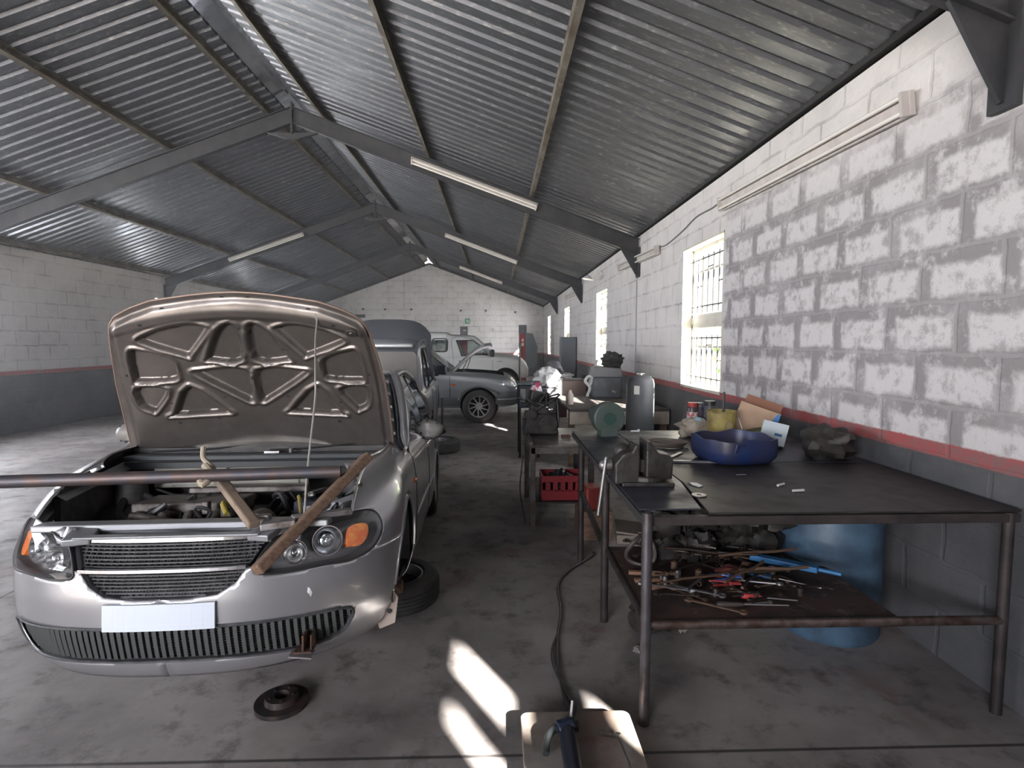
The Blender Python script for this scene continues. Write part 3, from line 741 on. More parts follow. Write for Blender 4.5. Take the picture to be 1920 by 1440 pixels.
# amber side repeater, door handle hole, mirrors
for s in (1, -1):
    b = MB(); b.sphere((s * .897, 1.24, .70), .03, 14, 8, (.35, .9, .55)); b.build('side_repeater', L['amber'], car, smooth=True)
    for yy in (2.32, 3.18):
        b = MB(); b.box((s * .882, yy, .80), (.02, .13, .035)); h = b.build('door_handle', L['silver'], car, bevel=.008)
        b = MB(); b.sphere((s * .886, yy - .0, .80), .03, 10, 6, (.4, 1.2, .6)); b.build('handle_recess', L['black'], h, smooth=True)
    mcx, mcy, mcz = s * 0.965, 1.50, 1.0
    b = MB(); nn = 18
    prof = [(0, -.055), (.06, -.05), (.085, -.03), (.092, 0), (.09, .045), (.088, .06)]
    b.lathe([(r, z) for r, z in prof], (0, 0, 0), (R(-90), 0, 0), 28); b.xf(Matrix.Translation((mcx, mcy, mcz)) @ Matrix.Rotation(s * R(-8), 4, 'Z') @ Matrix.Diagonal((1.02, 1, .74, 1)))
    mo = b.build('side_mirror', mat('dusty bare mirror shell', (.22, .215, .205), .5, .2), car, smooth=True)
    b = MB(); b.lathe([(.094, .0), (.097, .01), (.094, .02)], (0, 0, 0), (R(-90), 0, 0), 28); b.xf(Matrix.Translation((mcx, mcy, mcz)) @ Matrix.Rotation(s * R(-8), 4, 'Z') @ Matrix.Diagonal((1.03, 1, .75, 1))); b.build('mirror_rim', L['black'], mo)
    b = MB(); b.lathe([(0, .055), (.082, .055)], (0, 0, 0), (R(-90), 0, 0), 28); b.xf(Matrix.Translation((mcx, mcy, mcz)) @ Matrix.Diagonal((1.1, 1, .8, 1))); b.build('mirror_glass', L['chrome'], mo)
    b = MB()
    for ax, az in ((-.05, -.022), (-.065, .03), (-.03, -.055), (.02, -.058), (.05, -.05), (.055, .045), (-.01, .062)):
        q = Vector((mcx + ax * s, mcy - .055 + 3.2 * (ax * ax + az * az), mcz + az)); b.sphere(q, .0055 if ax > -.049 else .008, 8, 6)
    b.build('screw_holes', L['black'], mo)
    b = MB(); b.prism([(.80, .90), (.90, .935), (.93, .955), (.90, .975), (.80, 1.00)], 1.55, lambda a, c, d: (s * a, d, c), h0=1.42); b.build('mirror_foot', L['silver'], mo, bevel=.008)

# ---- greenhouse
cabin_glass = glassmat('car side glass', (.55, .58, .56), .30, .04)
rail = {}
Bt = lambda y: interp(y, [1.25, 2.4, 3.3, 4.0], [.845, .85, .84, .78])
APT, ART = Vector((.825, 1.30, .955)), Vector((.66, 2.02, 1.385))
RR = [Vector((.66, 2.02, 1.385)), Vector((.655, 2.5, 1.425)), Vector((.648, 3.0, 1.41)), Vector((.66, 3.3, 1.375))]
CPB = Vector((.76, 4.02, .99))
def curv(s, pts): return [Vector((s * p[0], p[1], p[2])) for p in rpath(pts, 6)]
AP = [Vector((.848, 1.17, .905)), APT, Vector((.79, 1.5, 1.11)), Vector((.735, 1.74, 1.26)), ART]
for s in (1, -1):
    b = MB(); b.tube(curv(s, [p + Vector((0, 0, .005)) for p in AP]), [.010 + .004 * k for k in range(6)] + [.034] * 19, 10); b.tube(curv(s, AP[-1:] + RR[1:]), .034, 10)
    b.tube(curv(s, [RR[-1], Vector((.70, 3.62, 1.24)), CPB]), [.034] * 7 + [.06] * 6, 10)
    b.build('window_pillar', L['silver'], car, smooth=True)
    b = MB(); b.tube(curv(s, [p + Vector((-.028, -.026, 0)) for p in AP]), .014, 6)
    b.tube(curv(s, [p + Vector((.012, .022, -.02)) for p in AP] + [p + Vector((.014, 0, -.03)) for p in RR] + [Vector((.715, 3.55, 1.24)), Vector((.78, 3.75, 1.02))]), .008, 6)
    b.tube(curv(s, [(.845, 1.36, .962), (.850, 2.4, .975), (.80, 3.76, 1.0)]), .009, 6)
    b.bar((s * .845, 2.42, .97), (s * .672, 2.52, 1.40), .05, .012, (1, 0, 0))
    b.bar((s * .835, 3.25, .98), (s * .69, 3.28, 1.36), .03, .012, (1, 0, 0))
    b.build('window_seal', L['black'], car, smooth=False)
    def G(y, k):   # k 0 belt ..1 roof
        top = interp(y, [1.30, 1.5, 1.74, 2.02, 2.5, 3.0, 3.3, 3.55, 3.78], [.955, 1.11, 1.26, 1.385, 1.425, 1.41, 1.375, 1.25, 1.03])
        tx = interp(y, [1.30, 1.5, 1.74, 2.02, 2.5, 3.0, 3.3, 3.55, 3.78], [.825, .79, .735, .66, .655, .648, .66, .71, .77])
        bz = interp(y, [1.3, 2.4, 3.78], [.955, .97, .995]); bx = interp(y, [1.3, 2.4, 3.3, 3.78], [.84, .847, .83, .79])
        return (s * (bx + (tx - bx) * k + .02 * math.sin(PI * k)), y, bz + (top - bz) * k)
    for ya, yb_ in ((1.36, 2.40), (2.46, 3.24), (3.28, 3.74)):
        b = MB(); b.grid(14, 8, lambda u, v: G(ya + (yb_ - ya) * u, v)); b.build('side_window', cabin_glass, car, fixn=False, auto=60)
b = MB()
b.grid(17, 22, lambda u, v: (interp(v, [0, .4, .8, 1], [.66, .655, .648, .66]) * (2 * u - 1), 2.0 + 1.32 * v, interp(v, [0, .36, .75, 1], [1.385, 1.428, 1.412, 1.375]) + .045 * (1 - (2 * u - 1) ** 2)))
b.build('roof_panel', L['silver'], car, fixn=False, auto=60, solid=.01)
scr = glassmat('windscreen glass', (.35, .40, .42), .16, .03)
b = MB(); b.grid(17, 10, lambda u, v: ((.80 - .15 * v) * (2 * u - 1), 1.28 + .72 * v - .16 * (1 - (2 * u - 1) ** 2) * (1 - v * .5), .93 + .46 * v + .03 * (1 - (2 * u - 1) ** 2) * v)); b.build('windscreen', scr, car, fixn=False, auto=60)
b = MB(); b.grid(13, 8, lambda u, v: ((.65 + .10 * v) * (2 * u - 1), 3.32 + .68 * v + .08 * (1 - (2 * u - 1) ** 2), 1.38 - .38 * v)); b.build('rear_window', scr, car, fixn=False, auto=60)
b = MB(); b.grid(13, 8, lambda u, v: (.78 * (2 * u - 1), 3.98 + .40 * v, 1.0 - .06 * v + .02 * (1 - (2 * u - 1) ** 2))); b.build('boot_lid', L['silver'], car, fixn=False, auto=60, solid=.01)
seatm = mat('grey seat cloth', (.10, .10, .105), .9)
for s in (1, -1):
    b = MB(); b.box((s * .36, 2.25, .62), (.48, .5, .16)); b.box((s * .36, 2.52, .90), (.46, .12, .52), (R(-12), 0, 0)); b.box((s * .36, 2.60, 1.22), (.26, .08, .16), (R(-8), 0, 0)); b.build('seat', seatm, car, bevel=.04)
b = MB(); b.box((0, 3.2, .8), (1.3, .14, .6), (R(-14), 0, 0)); b.build('rear_seat', seatm, car, bevel=.04)
b = MB(); b.box((0, 2.45, .16), (1.66, 3.6, .04)); b.box((0, 1.32, .80), (1.58, .26, .22)); b.build('cabin_floor', L['black'], car)

# ---- bonnet, 60 degrees open; inner frame pressed as one panel
HY, HZ, PHI = 1.22, .93, R(60)
def Bp(u, v, h):
    """u across, v from the hinge, h towards the engine side"""
    crown = -.05 * (u / .8) ** 2 + .03 * math.sin(PI * min(1, max(0, v)))   # outer skin bulges away from the engine
    h2 = h - crown
    return Vector((u, HY - v * math.cos(PHI) - h2 * math.sin(PHI), HZ + v * math.sin(PHI) - h2 * math.cos(PHI)))
def bon_vmax(u): a = abs(u); return interp(a, [0, .12, .23, .43, .545, .63, .672, .700, .72, .745, .758, .766], [.998, .992, .98, .95, .909, .864, .81, .70, .60, .44, .25, .02])
def bon_umax(v): return interp(v, [0, .143, .479, .70, .80, .998], [.765, .758, .744, .712, .688, .0])
PK = [[(-.022, .809), (.127, .783), (.23, .604), (.204, .59), (-.017, .59), (-.039, .633)],
      [(.185, .803), (.265, .823), (.417, .797), (.533, .75), (.535, .715), (.332, .625), (.309, .632), (.186, .776)],
      [(.417, .611), (.554, .667), (.615, .66), (.637, .494), (.609, .472), (.431, .473), (.405, .517)],
      [(.028, .533), (.281, .532), (.302, .503), (.059, .332), (.026, .325), (.020, .341)],
      [(.362, .436), (.476, .259), (.487, .243), (.191, .250), (.183, .268)],
      [(.481, .413), (.644, .434), (.646, .32), (.596, .281), (.570, .281)]]
PK[0] = [(.035, .815), (.127, .79), (.225, .612), (.21, .594), (.035, .594)]
PKA = [smooth_poly(p, 3) for p in PK + [mirror(q) for q in PK]]
def infield(u, v):
    """height of the inner panel over the skin"""
    e = min(interp(v, [0, .143, .479, .70, .80, .998], [.765, .758, .744, .712, .69, .69]) - abs(u), bon_vmax(u) - v, v + .02)
    h = .012 + .020 * sstep(.02, .055, e)
    h += .012 * (sstep(.845, .87, v + .12 * u * u * 0 + .22 * u * u) - sstep(.90, .95, v + .22 * u * u))   # front cross band
    for p in PKA:
        if pin(p, u, v): d = near(p, u, v)[0]; h = max(.004, .036 - .036 * sstep(0, .016, d)); return h
        d = near(p, u, v)[0]
        if d < .024: h = h + .010 * math.sin(PI * min(1, d / .024)) ** 1.0
    return h
import array
NU_, NV_ = 210, 150
b = MB(); V = []
for j in range(NV_):
    for i in range(NU_):
        v = j / (NV_ - 1); u = math.sin(PI / 2 * ((i / (NU_ - 1)) * 2 - 1))
        # map unit square into the bonnet outline
        um = .765; uu = u * um; vm = bon_vmax(uu); vv = v * vm
        V.append((uu, vv))
HT = {}
half = {}
for k, (u, v) in enumerate(V):
    key = (round(abs(u), 5), round(v, 5))
    if key not in half: half[key] = infield(abs(u), v)
    HT[k] = half[key]
b.add([Bp(u, v, HT[k]) for k, (u, v) in enumerate(V)], [(j * NU_ + i, j * NU_ + i + 1, (j + 1) * NU_ + i + 1, (j + 1) * NU_ + i) for j in range(NV_ - 1) for i in range(NU_ - 1)])
bonnet = bpy.data.objects.new('bonnet', None)
ob = MB(); ob.grid(60, 40, lambda a, c: (lambda uu: Bp(uu * 1.008, c * (bon_vmax(uu) + .006), -.004))(.765 * math.sin(PI / 2 * (2 * a - 1))))
bonnet = ob.build('bonnet', L['silver'], car, fixn=False, auto=60)
inner_m = mat('unpolished bonnet inner paint', (.20, .18, .168), .33, .75, c2=(.11, .10, .093), scale=4, lo=.35, hi=.7, rvar=.15)
b.build('bonnet_inner_panel', inner_m, bonnet, fixn=False, auto=60)
b = MB()
b.tube([Bp(u * 1.008, bon_vmax(u) + .003, .006) for u in [.766 * math.sin(PI / 2 * (-1 + 2 * k / 90)) for k in range(91)]], .007, 6)
b.build('bonnet_edge', mat('brown scuffed edge paint', (.22, .16, .13), .5, .4), bonnet, smooth=True)
b = MB()
for u, v in [(.066, .973), (.377, .915), (.505, .827), (.664, .516), (.207, .667), (.099, .558), (.448, .632), (.529, .443), (.179, .358), (.480, .325), (.241, .217), (.462, .195)]:
    for s in (1, -1):
        a = (u, v); hh = infield(u, v); c = Bp(s * u, v, hh + .0005); ex = Bp(s * u + .012, v, hh + .0005) - c; ey = (Bp(s * u, v + .008, hh + .0005) - c) * (1 if v > .8 or v < .2 or u > .6 else .5)
        b.add([c + ex * math.cos(t) + ey * math.sin(t) for t in [2 * PI * k / 12 for k in range(12)]], [tuple(range(12))])
b.build('access_holes', L['black'], bonnet, fixn=False)
b = MB(); c = Bp(.598, .787, .045); b.lathe([(.032, -.01), (.034, .004), (.028, .008), (.012, .006), (.010, .010), (0, .010)], c, (R(150), 0, 0), 18); b.build('bonnet_bump_stop', inner_m, bonnet, smooth=True)
# prop rod and its clip
b = MB(); pt, pb_ = Bp(.422, .856, .045), Vector((.498, .25, .70))
mid = pt.lerp(pb_, .32) + Vector((.014, -.02, 0)); b.tube(rpath([pt, pt.lerp(pb_, .12) + Vector((-.002, 0, 0)), mid, pt.lerp(pb_, .45) + Vector((.015, 0, 0)), pt.lerp(pb_, .8), pb_], 6), .0048, 8); b.tube([pt, pt + Vector((-.008, -.01, .04)), pt + Vector((0, 0, .055))], .0055, 6)
b.build('bonnet_prop', mat('grey rod paint', (.36, .35, .33), .5, .5), car, smooth=True)

# ---- engine bay
bay = mat('dark engine bay', (.03, .032, .036), .6, c2=(.06, .055, .05), scale=12)
cowl = mat('cowl panel dark', (.035, .045, .055), .5)
b = MB(); b.box((0, .82, .25), (1.3, .72, .02)); b.box((0, 1.16, .60), (1.5, .04, .66)); b.box((-.70, .80, .52), (.03, .70, .58)); b.box((.70, .80, .52), (.03, .70, .58)); b.build('engine_bay', bay, car)
for s in (1, -1):
    b = MB(); b.grid(2, 14, lambda u, v: (s * (.755 - .06 * u) * interp(v, [0, 1], [.92, 1.0]), .42 + .80 * v, .79 + .10 * v - .03 * u))
    b.build('inner_wing', mat('inner wing paint', (.22, .24, .26), .45, .5), car, fixn=False)
b = MB(); b.box((0, 1.10, .885), (1.46, .22, .03)); b.box((0, 1.0, .845), (1.44, .02, .05)); b.box((0, 1.22, .92), (1.5, .06, .03))
cw = b.build('scuttle_panel', cowl, car, bevel=.006)
b = MB(); b.tube([(-.7, .995, .865), (.70, .995, .865)], .007, 6); b.tube(rpath([(.05, 1.1, .915), (.3, 1.12, .925), (.62, 1.17, .95)], 5), .006, 6); b.tube(rpath([(-.62, 1.1, .915), (-.3, 1.12, .925), (-.02, 1.17, .95)], 5), .006, 6); b.build('wiper_arm', L['black'], cw, smooth=True)
b = MB(); b.cyl((.18, 1.08, .90), (.18, 1.08, .925), .012, 10); b.box((.07, 1.08, .905), (.085, .02, .012)); b.build('wiper_pivot', L['steel'], cw)
fw = mat('pale firewall paint', (.40, .39, .33), .5, c2=(.3, .29, .26), scale=6)
b = MB(); b.box((-.12, .985, .775), (.86, .012, .11)); b.box((-.30, .975, .775), (.30, .012, .085)); b.box((.02, .975, .775), (.30, .012, .085)); b.box((.21, .975, .775), (.10, .012, .09)); b.cyl((.06, .975, .785), (.06, .955, .785), .03, 14)
b.box((-.145, .970, .775), (.014, .02, .11)); b.build('firewall_panel', fw, car, bevel=.006)
# slam panel and radiator
slam = mat('slam panel paint', (.30, .31, .33), .4, .6)
b = MB(); b.bar((-.62, .22, .685), (.62, .22, .685), .09, .03); b.bar((.36, .06, .655), (.40, .20, .68), .10, .03); b.bar((-.36, .06, .655), (-.40, .20, .68), .10, .03); b.box((0, .21, .62), (1.0, .03, .12))
b.box((0, .075, .672), (.74, .05, .012)); b.build('slam_panel', slam, car, bevel=.008)
b = MB(); b.box((.42, .15, .695), (.14, .10, .03), (0, R(-4), R(12))); b.box((.58, .24, .71), (.26, .05, .025), (0, 0, R(28))); b.box((.34, .20, .70), (.05, .05, .05)); b.build('lamp_bracket', L['steel'], car, bevel=.005)
b = MB(); b.box((0, .30, .48), (.68, .04, .36)); b.build('radiator', L['black'], car)
b = MB()   # engine: block, rocker cover, intake runners, pulleys
b.box((-.12, .66, .46), (.52, .42, .36)); b.build('engine_block', bay, car, bevel=.02)
eng = mat('dirty engine alloy', (.16, .15, .14), .55, .6, c2=(.06, .05, .045), scale=12)
b = MB(); b.box((-.16, .64, .68), (.50, .24, .08)); 
for k in range(4): b.tube(rpath([(-.33 + k * .12, .52, .66), (-.33 + k * .12, .42, .68), (-.33 + k * .12, .38, .60)], 4), .022, 8)
b.build('rocker_cover', eng, car, bevel=.015)
b = MB(); b.box((.10, .40, .70), (.05, .05, .05)); b.box((-.02, .45, .71), (.03, .04, .06)); b.cyl((.22, .52, .62), (.22, .40, .62), .07, 18); b.cyl((.05, .50, .55), (.05, .38, .55), .06, 18); b.build('alternator', eng, car, bevel=.005)
b = MB(); b.box((.46, .66, .60), (.20, .24, .22)); bt = b.build('battery', mat('black battery case', (.02, .025, .06), .4), car, bevel=.006)
b = MB(); b.box((.455, .535, .66), (.09, .004, .06)); b.build('battery_label', mat('white label', (.7, .72, .78), .5), bt)
b = MB(); b.sphere((.43, .60, .73), .02, 8, 6); b.cyl((.52, .60, .70), (.52, .60, .74), .014, 8); b.build('terminal', L['chrome'], bt)
b = MB(); b.tube(rpath([(.12, .46, .70), (.08, .40, .74), (.12, .34, .70)], 5), .012, 8); b.build('dipstick_tube', mat('yellow plastic', (.35, .28, .05), .5), car, smooth=True)
b = MB(); b.tube(rpath([(.36, .62, .72), (.40, .50, .74), (.42, .46, .66)], 5), .008, 8); b.build('yellow_lead', _M['yellow plastic'], car, smooth=True)
b = MB(); b.prism([(.54, .42), (.64, .38), (.705, .52), (.70, .66), (.63, .64), (.585, .50)], .73, h0=.66); b.build('washer_tank', mat('milky white plastic', (.60, .64, .70), .45), car, bevel=.012)
b = MB(); b.cyl((.53, .44, .70), (.55, .38, .73), .022, 12); b.build('washer_cap', _M['milky white plastic'], car, smooth=True)
random.seed(5)
b = MB()
for k in range(14):
    x0 = random.uniform(-.6, .55); y0 = random.uniform(.35, .95); pts = [(x0, y0, .60)]
    for q in range(4): x0 = max(-.65, min(.62, x0 + random.uniform(-.14, .14))); y0 = max(.33, min(.95, y0 + random.uniform(-.14, .14))); pts.append((x0, y0, random.uniform(.60, .74)))
    b.tube(rpath(pts, 4), random.choice([.006, .009, .014, .02]), 7)
b.build('hoses_and_wiring', L['black'], car, smooth=True); bpy.data.objects['hoses_and_wiring']['kind'] = 'stuff'
b = MB()
for k in range(12):
    b.cyl((random.uniform(-.6, .5), random.uniform(.35, .9), .55), (random.uniform(-.6, .5), random.uniform(.35, .9), random.uniform(.62, .70)), random.choice([.01, .02, .015]), 8)
b.build('engine_brackets', eng, car)
for s in (1, -1): b = MB(); b.cyl((s * .60, .86, .60), (s * .60, .86, .80), .09, 20, .07); b.build('strut_tower', bay, car, smooth=True)
b = MB(); b.box((.05, .80, .735), (.62, .05, .03)); b.build('intake_rail', eng, car, bevel=.006)
# hub without wheel, hanging strut, hanging liner piece
for s in (1, -1):
    b = MB(); b.lathe([(0, .06), (.035, .06), (.04, .03), (.075, .03), (.075, .012), (.128, .012), (.128, -.008), (.07, -.01), (.07, -.05), (.04, -.07)], (s * .80, .86, .16), (0, s * R(90), 0), 28); b.build('brake_disc', L['rust'], car, smooth=True)
    b = MB(); b.tube([(s * .70, .86, .14), (s * .66, .88, .52)], .03, 10); b.bar((s * .25, .86, .12), (s * .74, .86, .11), .05, .03); b.box((s * .73, .86, .20), (.06, .09, .22)); b.box((s * .78, .97, .18), (.06, .05, .12)); b.build('suspension_strut', L['rust'], car, bevel=.004)
b = MB(); pl = [(.0, .0), (.075, .02), (.09, .14), (.055, .19), (.01, .18), (-.03, .09)]
b.prism(pl, .012, lambda a, c, d: Vector((.79 + 1.0 * a, .50 + .25 * a + d, .075 + c * 1.05))); b.build('hanging_liner', mat('pale dusty plastic', (.50, .43, .38), .7), car, bevel=.004)
hl_ = bpy.data.objects['hanging_liner']
b = MB(); b.tube(rpath([(.79, .51, .27), (.84, .52, .285), (.88, .56, .24)], 4), .012, 8); b.build('liner_clip', L['rust'], hl_)
b = MB(); b.cyl((.84, .52, .16), (.84, .505, .16), .011, 10); b.build('liner_hole', L['black'], hl_)

def wheel(parent, c, r, w, axis_rot, rimr, m_rim, spokes=5, name='wheel'):
    """wheel with axis along its local z; returns tyre object with the rim as child"""
    b = MB(); prof = [(rimr, -w / 2 + .01), (rimr + .012, -w / 2), (r - .03, -w / 2 + .004), (r - .008, -w / 2 + .022), (r, -w / 2 + .045)]
    for k in range(4):
        z = -w / 2 + .045 + (w - .09) * (k + .5) / 4; prof += [(r, z - .008), (r - .007, z - .006), (r - .007, z + .006), (r, z + .008)]
    prof += [(r, w / 2 - .045), (r - .008, w / 2 - .022), (r - .03, w / 2 - .004), (rimr + .012, w / 2), (rimr, w / 2 - .01)]
    M_ = Matrix.Translation(c) @ Euler(axis_rot).to_matrix().to_4x4()
    b.lathe(prof, n=48); b.xf(M_); t = b.build(name, L['rubber'], parent, smooth=True)
    b = MB(); b.lathe([(rimr, -w / 2 + .01), (rimr - .012, -w / 2 + .012), (rimr - .03, -w / 2 + .05), (rimr - .03, w / 2 - .05), (rimr - .012, w / 2 - .012), (rimr, w / 2 - .01)], n=40); b.xf(M_); b.build('rim', m_rim, t, smooth=True)
    b = MB(); zf = w / 2 - .035
    b.lathe([(0, zf + .008), (.028, zf + .006), (.032, zf - .01), (.075, zf - .018), (.08, zf - .05)], n=28)
    for k in range(spokes):
        a = 2 * PI * k / spokes
        for off in ((-.12, .12) if spokes <= 6 else (0,)):
            p0 = Vector((.06 * math.cos(a + off * 2), .06 * math.sin(a + off * 2), zf - .012)); p1 = Vector(((rimr - .01) * math.cos(a + off * 1.2 + (.25 if spokes > 6 else 0)), (rimr - .01) * math.sin(a + off * 1.2 + (.25 if spokes > 6 else 0)), zf + .002)); b.bar(p0, p1, .026, .018, (0, 0, 1))
    for k in range(5): a = 2 * PI * (k + .5) / 5; b.cyl((.05 * math.cos(a), .05 * math.sin(a), zf - .02), (.05 * math.cos(a), .05 * math.sin(a), zf - .004), .009, 6)
    b.xf(M_); b.build('wheel_centre', m_rim, t)
    b = MB(); b.lathe([(.02, -.01), (rimr - .032, -.01), (rimr - .032, -.02), (.02, -.02)], n=28); b.xf(M_); b.build('wheel_well', L['black'], t)
    return t
alloy = mat('dull alloy', (.42, .42, .43), .4, .8)
for s in (1, -1): wheel(car, (s * .80, 3.41, .30), .30, .19, (0, s * R(90), 0), .195, alloy)

# things about the car
w = wheel(None, (0, 0, .095), .30, .19, (R(180), 0, 0), .19, alloy, name='spare_wheel'); w.location = (-.69, 3.72, 0.0)
tag(w, 'loose wheel lying flat on the floor under the wheelless front of the nearest silver car', 'wheel')
b = MB(); b.lathe([(.03, .0), (.125, .0), (.125, .022), (.08, .022), (.075, .05), (.035, .05), (.03, .022)], (0, 0, 0), None, 40, close=True)
for k in range(5): a = 2 * PI * k / 5; b.cyl((.055 * math.cos(a), .055 * math.sin(a), .05), (.055 * math.cos(a), .055 * math.sin(a), .056), .007, 8)
o = b.build('brake_disc', mat('oily black iron', (.03, .028, .03), .45, .5, c2=(.07, .05, .045), scale=14), smooth=True); o.location = (-1.04, 2.62, 0); tag(o, 'oily black brake disc lying flat on the floor in front of the nearest car', 'brake disc')
# timber plank leaning across the headlight, steel pipe across the engine bay, wooden arm with rag
CM = Matrix.Translation(car.location) @ Euler(car.rotation_euler).to_matrix().to_4x4()
def W(x, y, z): return CM @ Vector((x, y, z))
b = MB(); a, c = W(.405, -.07, .56), W(.735, .50, .94)
n = 9
for k in range(n):
    pa, pb2 = a.lerp(c, k / n), a.lerp(c, (k + 1) / n); 
b.bar(a, c, .062, .045, (-.5, 0, 1)); o = b.build('wooden_plank', L['wood'], bevel=.008); tag(o, 'old timber plank leaning across the right headlight of the nearest car', 'plank')
b = MB(); b.tube([W(-.78, .22, .885), W(.635, .36, .885)], .029, 16); o = b.build('steel_pipe', mat('dark rusty pipe', (.075, .075, .09), .5, .6, c2=(.11, .08, .075), scale=10), smooth=True); tag(o, 'dark steel pipe laid straight across the open engine bay', 'pipe')
b = MB(); b.bar(W(.04, .40, .885), W(.335, .10, .70), .05, .035, (0, 0, 1)); o = b.build('wooden_strut', mat('pale timber', (.28, .21, .16), .75, c2=(.16, .12, .09), scale=8), bevel=.008); tag(o, 'short pale wooden strut angled down from the steel pipe to the radiator panel', 'wood')
b = MB(); b.tube(rpath([W(.02, .34, .93), W(.06, .32, .885), W(.045, .27, .85), W(.02, .31, .88), W(.055, .36, .90), W(-.01, .40, .95), W(-.03, .44, 1.0)], 5), [.016] * 20 + [.012] * 11, 8); o = b.build('cloth_strap', mat('beige cloth', (.42, .36, .28), .9), smooth=True); tag(o, 'knotted beige cloth strap tied round the steel pipe', 'strap')
# ================================================================= other vehicles
def catm(tab, x):
    """smooth interpolation through (x, values...) rows"""
    if x <= tab[0][0]: return tab[0][1:]
    for i in range(1, len(tab)):
        if x <= tab[i][0]:
            a = tab[max(i - 2, 0)]; b = tab[i - 1]; c = tab[i]; d = tab[min(i + 1, len(tab) - 1)]; t = (x - b[0]) / (c[0] - b[0])
            o = []
            for k in range(1, len(b)):
                m1 = (c[k] - a[k]) / max(1e-6, c[0] - a[0]) * (c[0] - b[0]); m2 = (d[k] - b[k]) / max(1e-6, d[0] - b[0]) * (c[0] - b[0])
                if (c[k] - b[k]) * m1 <= 0: m1 = 0
                if (c[k] - b[k]) * m2 <= 0: m2 = 0
                o.append((2 * t ** 3 - 3 * t * t + 1) * b[k] + (t ** 3 - 2 * t * t + t) * m1 + (-2 * t ** 3 + 3 * t * t) * c[k] + (t ** 3 - t * t) * m2)
            return tuple(o)
    return tab[-1][1:]
class Body:
    """lofted car body. tab rows: x, z_bottom, z_shoulder, z_top, w_bottom, w_shoulder, w_top"""
    def __init__(s, tab): s.tab = tab; s.x0, s.x1 = tab[0][0], tab[-1][0]
    def sec(s, x):
        zb, zs, zt, wb, ws, wt = catm(s.tab, x); g = zt - zs; P = [(wb * .0, zb), (wb * .9, zb), (wb, zb + .02), (ws * .99, zb + .3 * (zs - zb)), (ws, zb + .6 * (zs - zb)), (ws * .995, zb + .88 * (zs - zb)), (ws * .97, zs)]
        if g > .12: P += [(ws * .955, zs + .012), (ws * .955 + (wt - ws * .955) * .5 + .012, zs + g * .5), (wt + .015, zt - .06), (wt - .03, zt - .012), (wt - .16, zt + .012), (0, zt + .03)]
        else: P += [(ws * .95, zs + g * .25), (ws * .92, zs + g * .5), (ws * .86, zs + g * .75), (ws * .76, zt), (ws * .5, zt + .02), (0, zt + .03)]
        return P
    def yat(s, x, z):
        P = s.sec(x)
        for i in range(2, len(P)):
            if P[i][1] >= z and P[i - 1][1] <= z: t = (z - P[i - 1][1]) / max(1e-6, P[i][1] - P[i - 1][1]); return P[i - 1][0] + (P[i][0] - P[i - 1][0]) * t
        return P[-1][0]
    def build(s, name, m, root, cuts, nx=120, open_top=None, sub=4):
        """cuts: polygons in (x,z) removed from both sides"""
        rows = []
        xs = [s.x0 + (s.x1 - s.x0) * i / (nx - 1) for i in range(nx)]
        G = []
        for x in xs:
            P = s.sec(x); c = []
            for i in range(len(P) - 1):
                n = sub if 2 <= i <= 9 else 2
                for k in range(n): t = k / n; c.append((P[i][0] + (P[i + 1][0] - P[i][0]) * t, P[i][1] + (P[i + 1][1] - P[i][1]) * t))
            c.append(P[-1]); G.append(c)
        nr = len(G[0]); b = MB(); 
        for sd in (1, -1):
            V = [[x, sd * p[0], p[1]] for x, c in zip(xs, G) for p in c]; F = []; cnt = {}
            for i in range(nx - 1):
                for j in range(nr - 1):
                    q = (i * nr + j, (i + 1) * nr + j, (i + 1) * nr + j + 1, i * nr + j + 1)
                    cx = sum(V[k][0] for k in q) / 4; cy = abs(sum(V[k][1] for k in q) / 4); cz = sum(V[k][2] for k in q) / 4
                    if cy > .45 and any(pin(p, cx, cz) for p in cuts): continue
                    if open_top and open_top(cx, cy, cz): continue
                    F.append(q if sd > 0 else q[::-1])
                    for k in q: cnt[k] = cnt.get(k, 0) + 1
            for k, n in cnt.items():
                if n < 4 and abs(V[k][1]) > .42:
                    for p in cuts:
                        d, qx, qz = near(p, V[k][0], V[k][2])
                        if d < .04: V[k][0], V[k][2] = qx, qz; V[k][1] = sd * s.yat(qx, qz); break
            used = sorted(cnt); ix = {k: i for i, k in enumerate(used)}
            b.add([V[k] for k in used], [tuple(ix[k] for k in f) for f in F])
        for e in (0, nx - 1):
            c = G[e]; b.add([(xs[e], p[0], p[1]) for p in c] + [(xs[e], -p[0], p[1]) for p in reversed(c[:-1])], [tuple(range(2 * nr - 1))])
        return b.build(name, m, root, fixn=False, auto=50)
    def glass(s, poly, m, root, side, name='side_window', off=-.006):
        fn = lambda x, z, o: (x, side * (s.yat(x, z) + o), z)
        return patch(poly, off, 18, 10, fn).build(name, m, root, fixn=False)
    def trimline(s, poly, m, root, side, r=.01, name='window_seal', closed=True):
        b = MB(); b.tube([(x, side * (s.yat(x, z) + .001), z) for x, z in poly], r, 5, closed=closed); return b.build(name, m, root)
    def arch(s, cx, cz, rr, root, m):
        for sd in (1, -1):
            b = MB(); nn = 18; V = []
            for k in range(nn + 1):
                a = -.3 + (PI + .6) * k / nn; x, z = cx + (rr + .008) * math.cos(a), cz + (rr + .008) * math.sin(a)
                for yy in (.45, s.yat(x, max(z, .3)) - .005): V.append((x, sd * yy, z))
            b.add(V, [(2 * k, 2 * k + 1, 2 * k + 3, 2 * k + 2) for k in range(nn)]); b.add([(cx + rr * 1.05 * math.cos(2 * PI * k / 20), sd * .45, cz + rr * 1.05 * math.sin(2 * PI * k / 20)) for k in range(20)], [tuple(range(20))])
            b.build('arch_liner', L['black'], root, fixn=False)
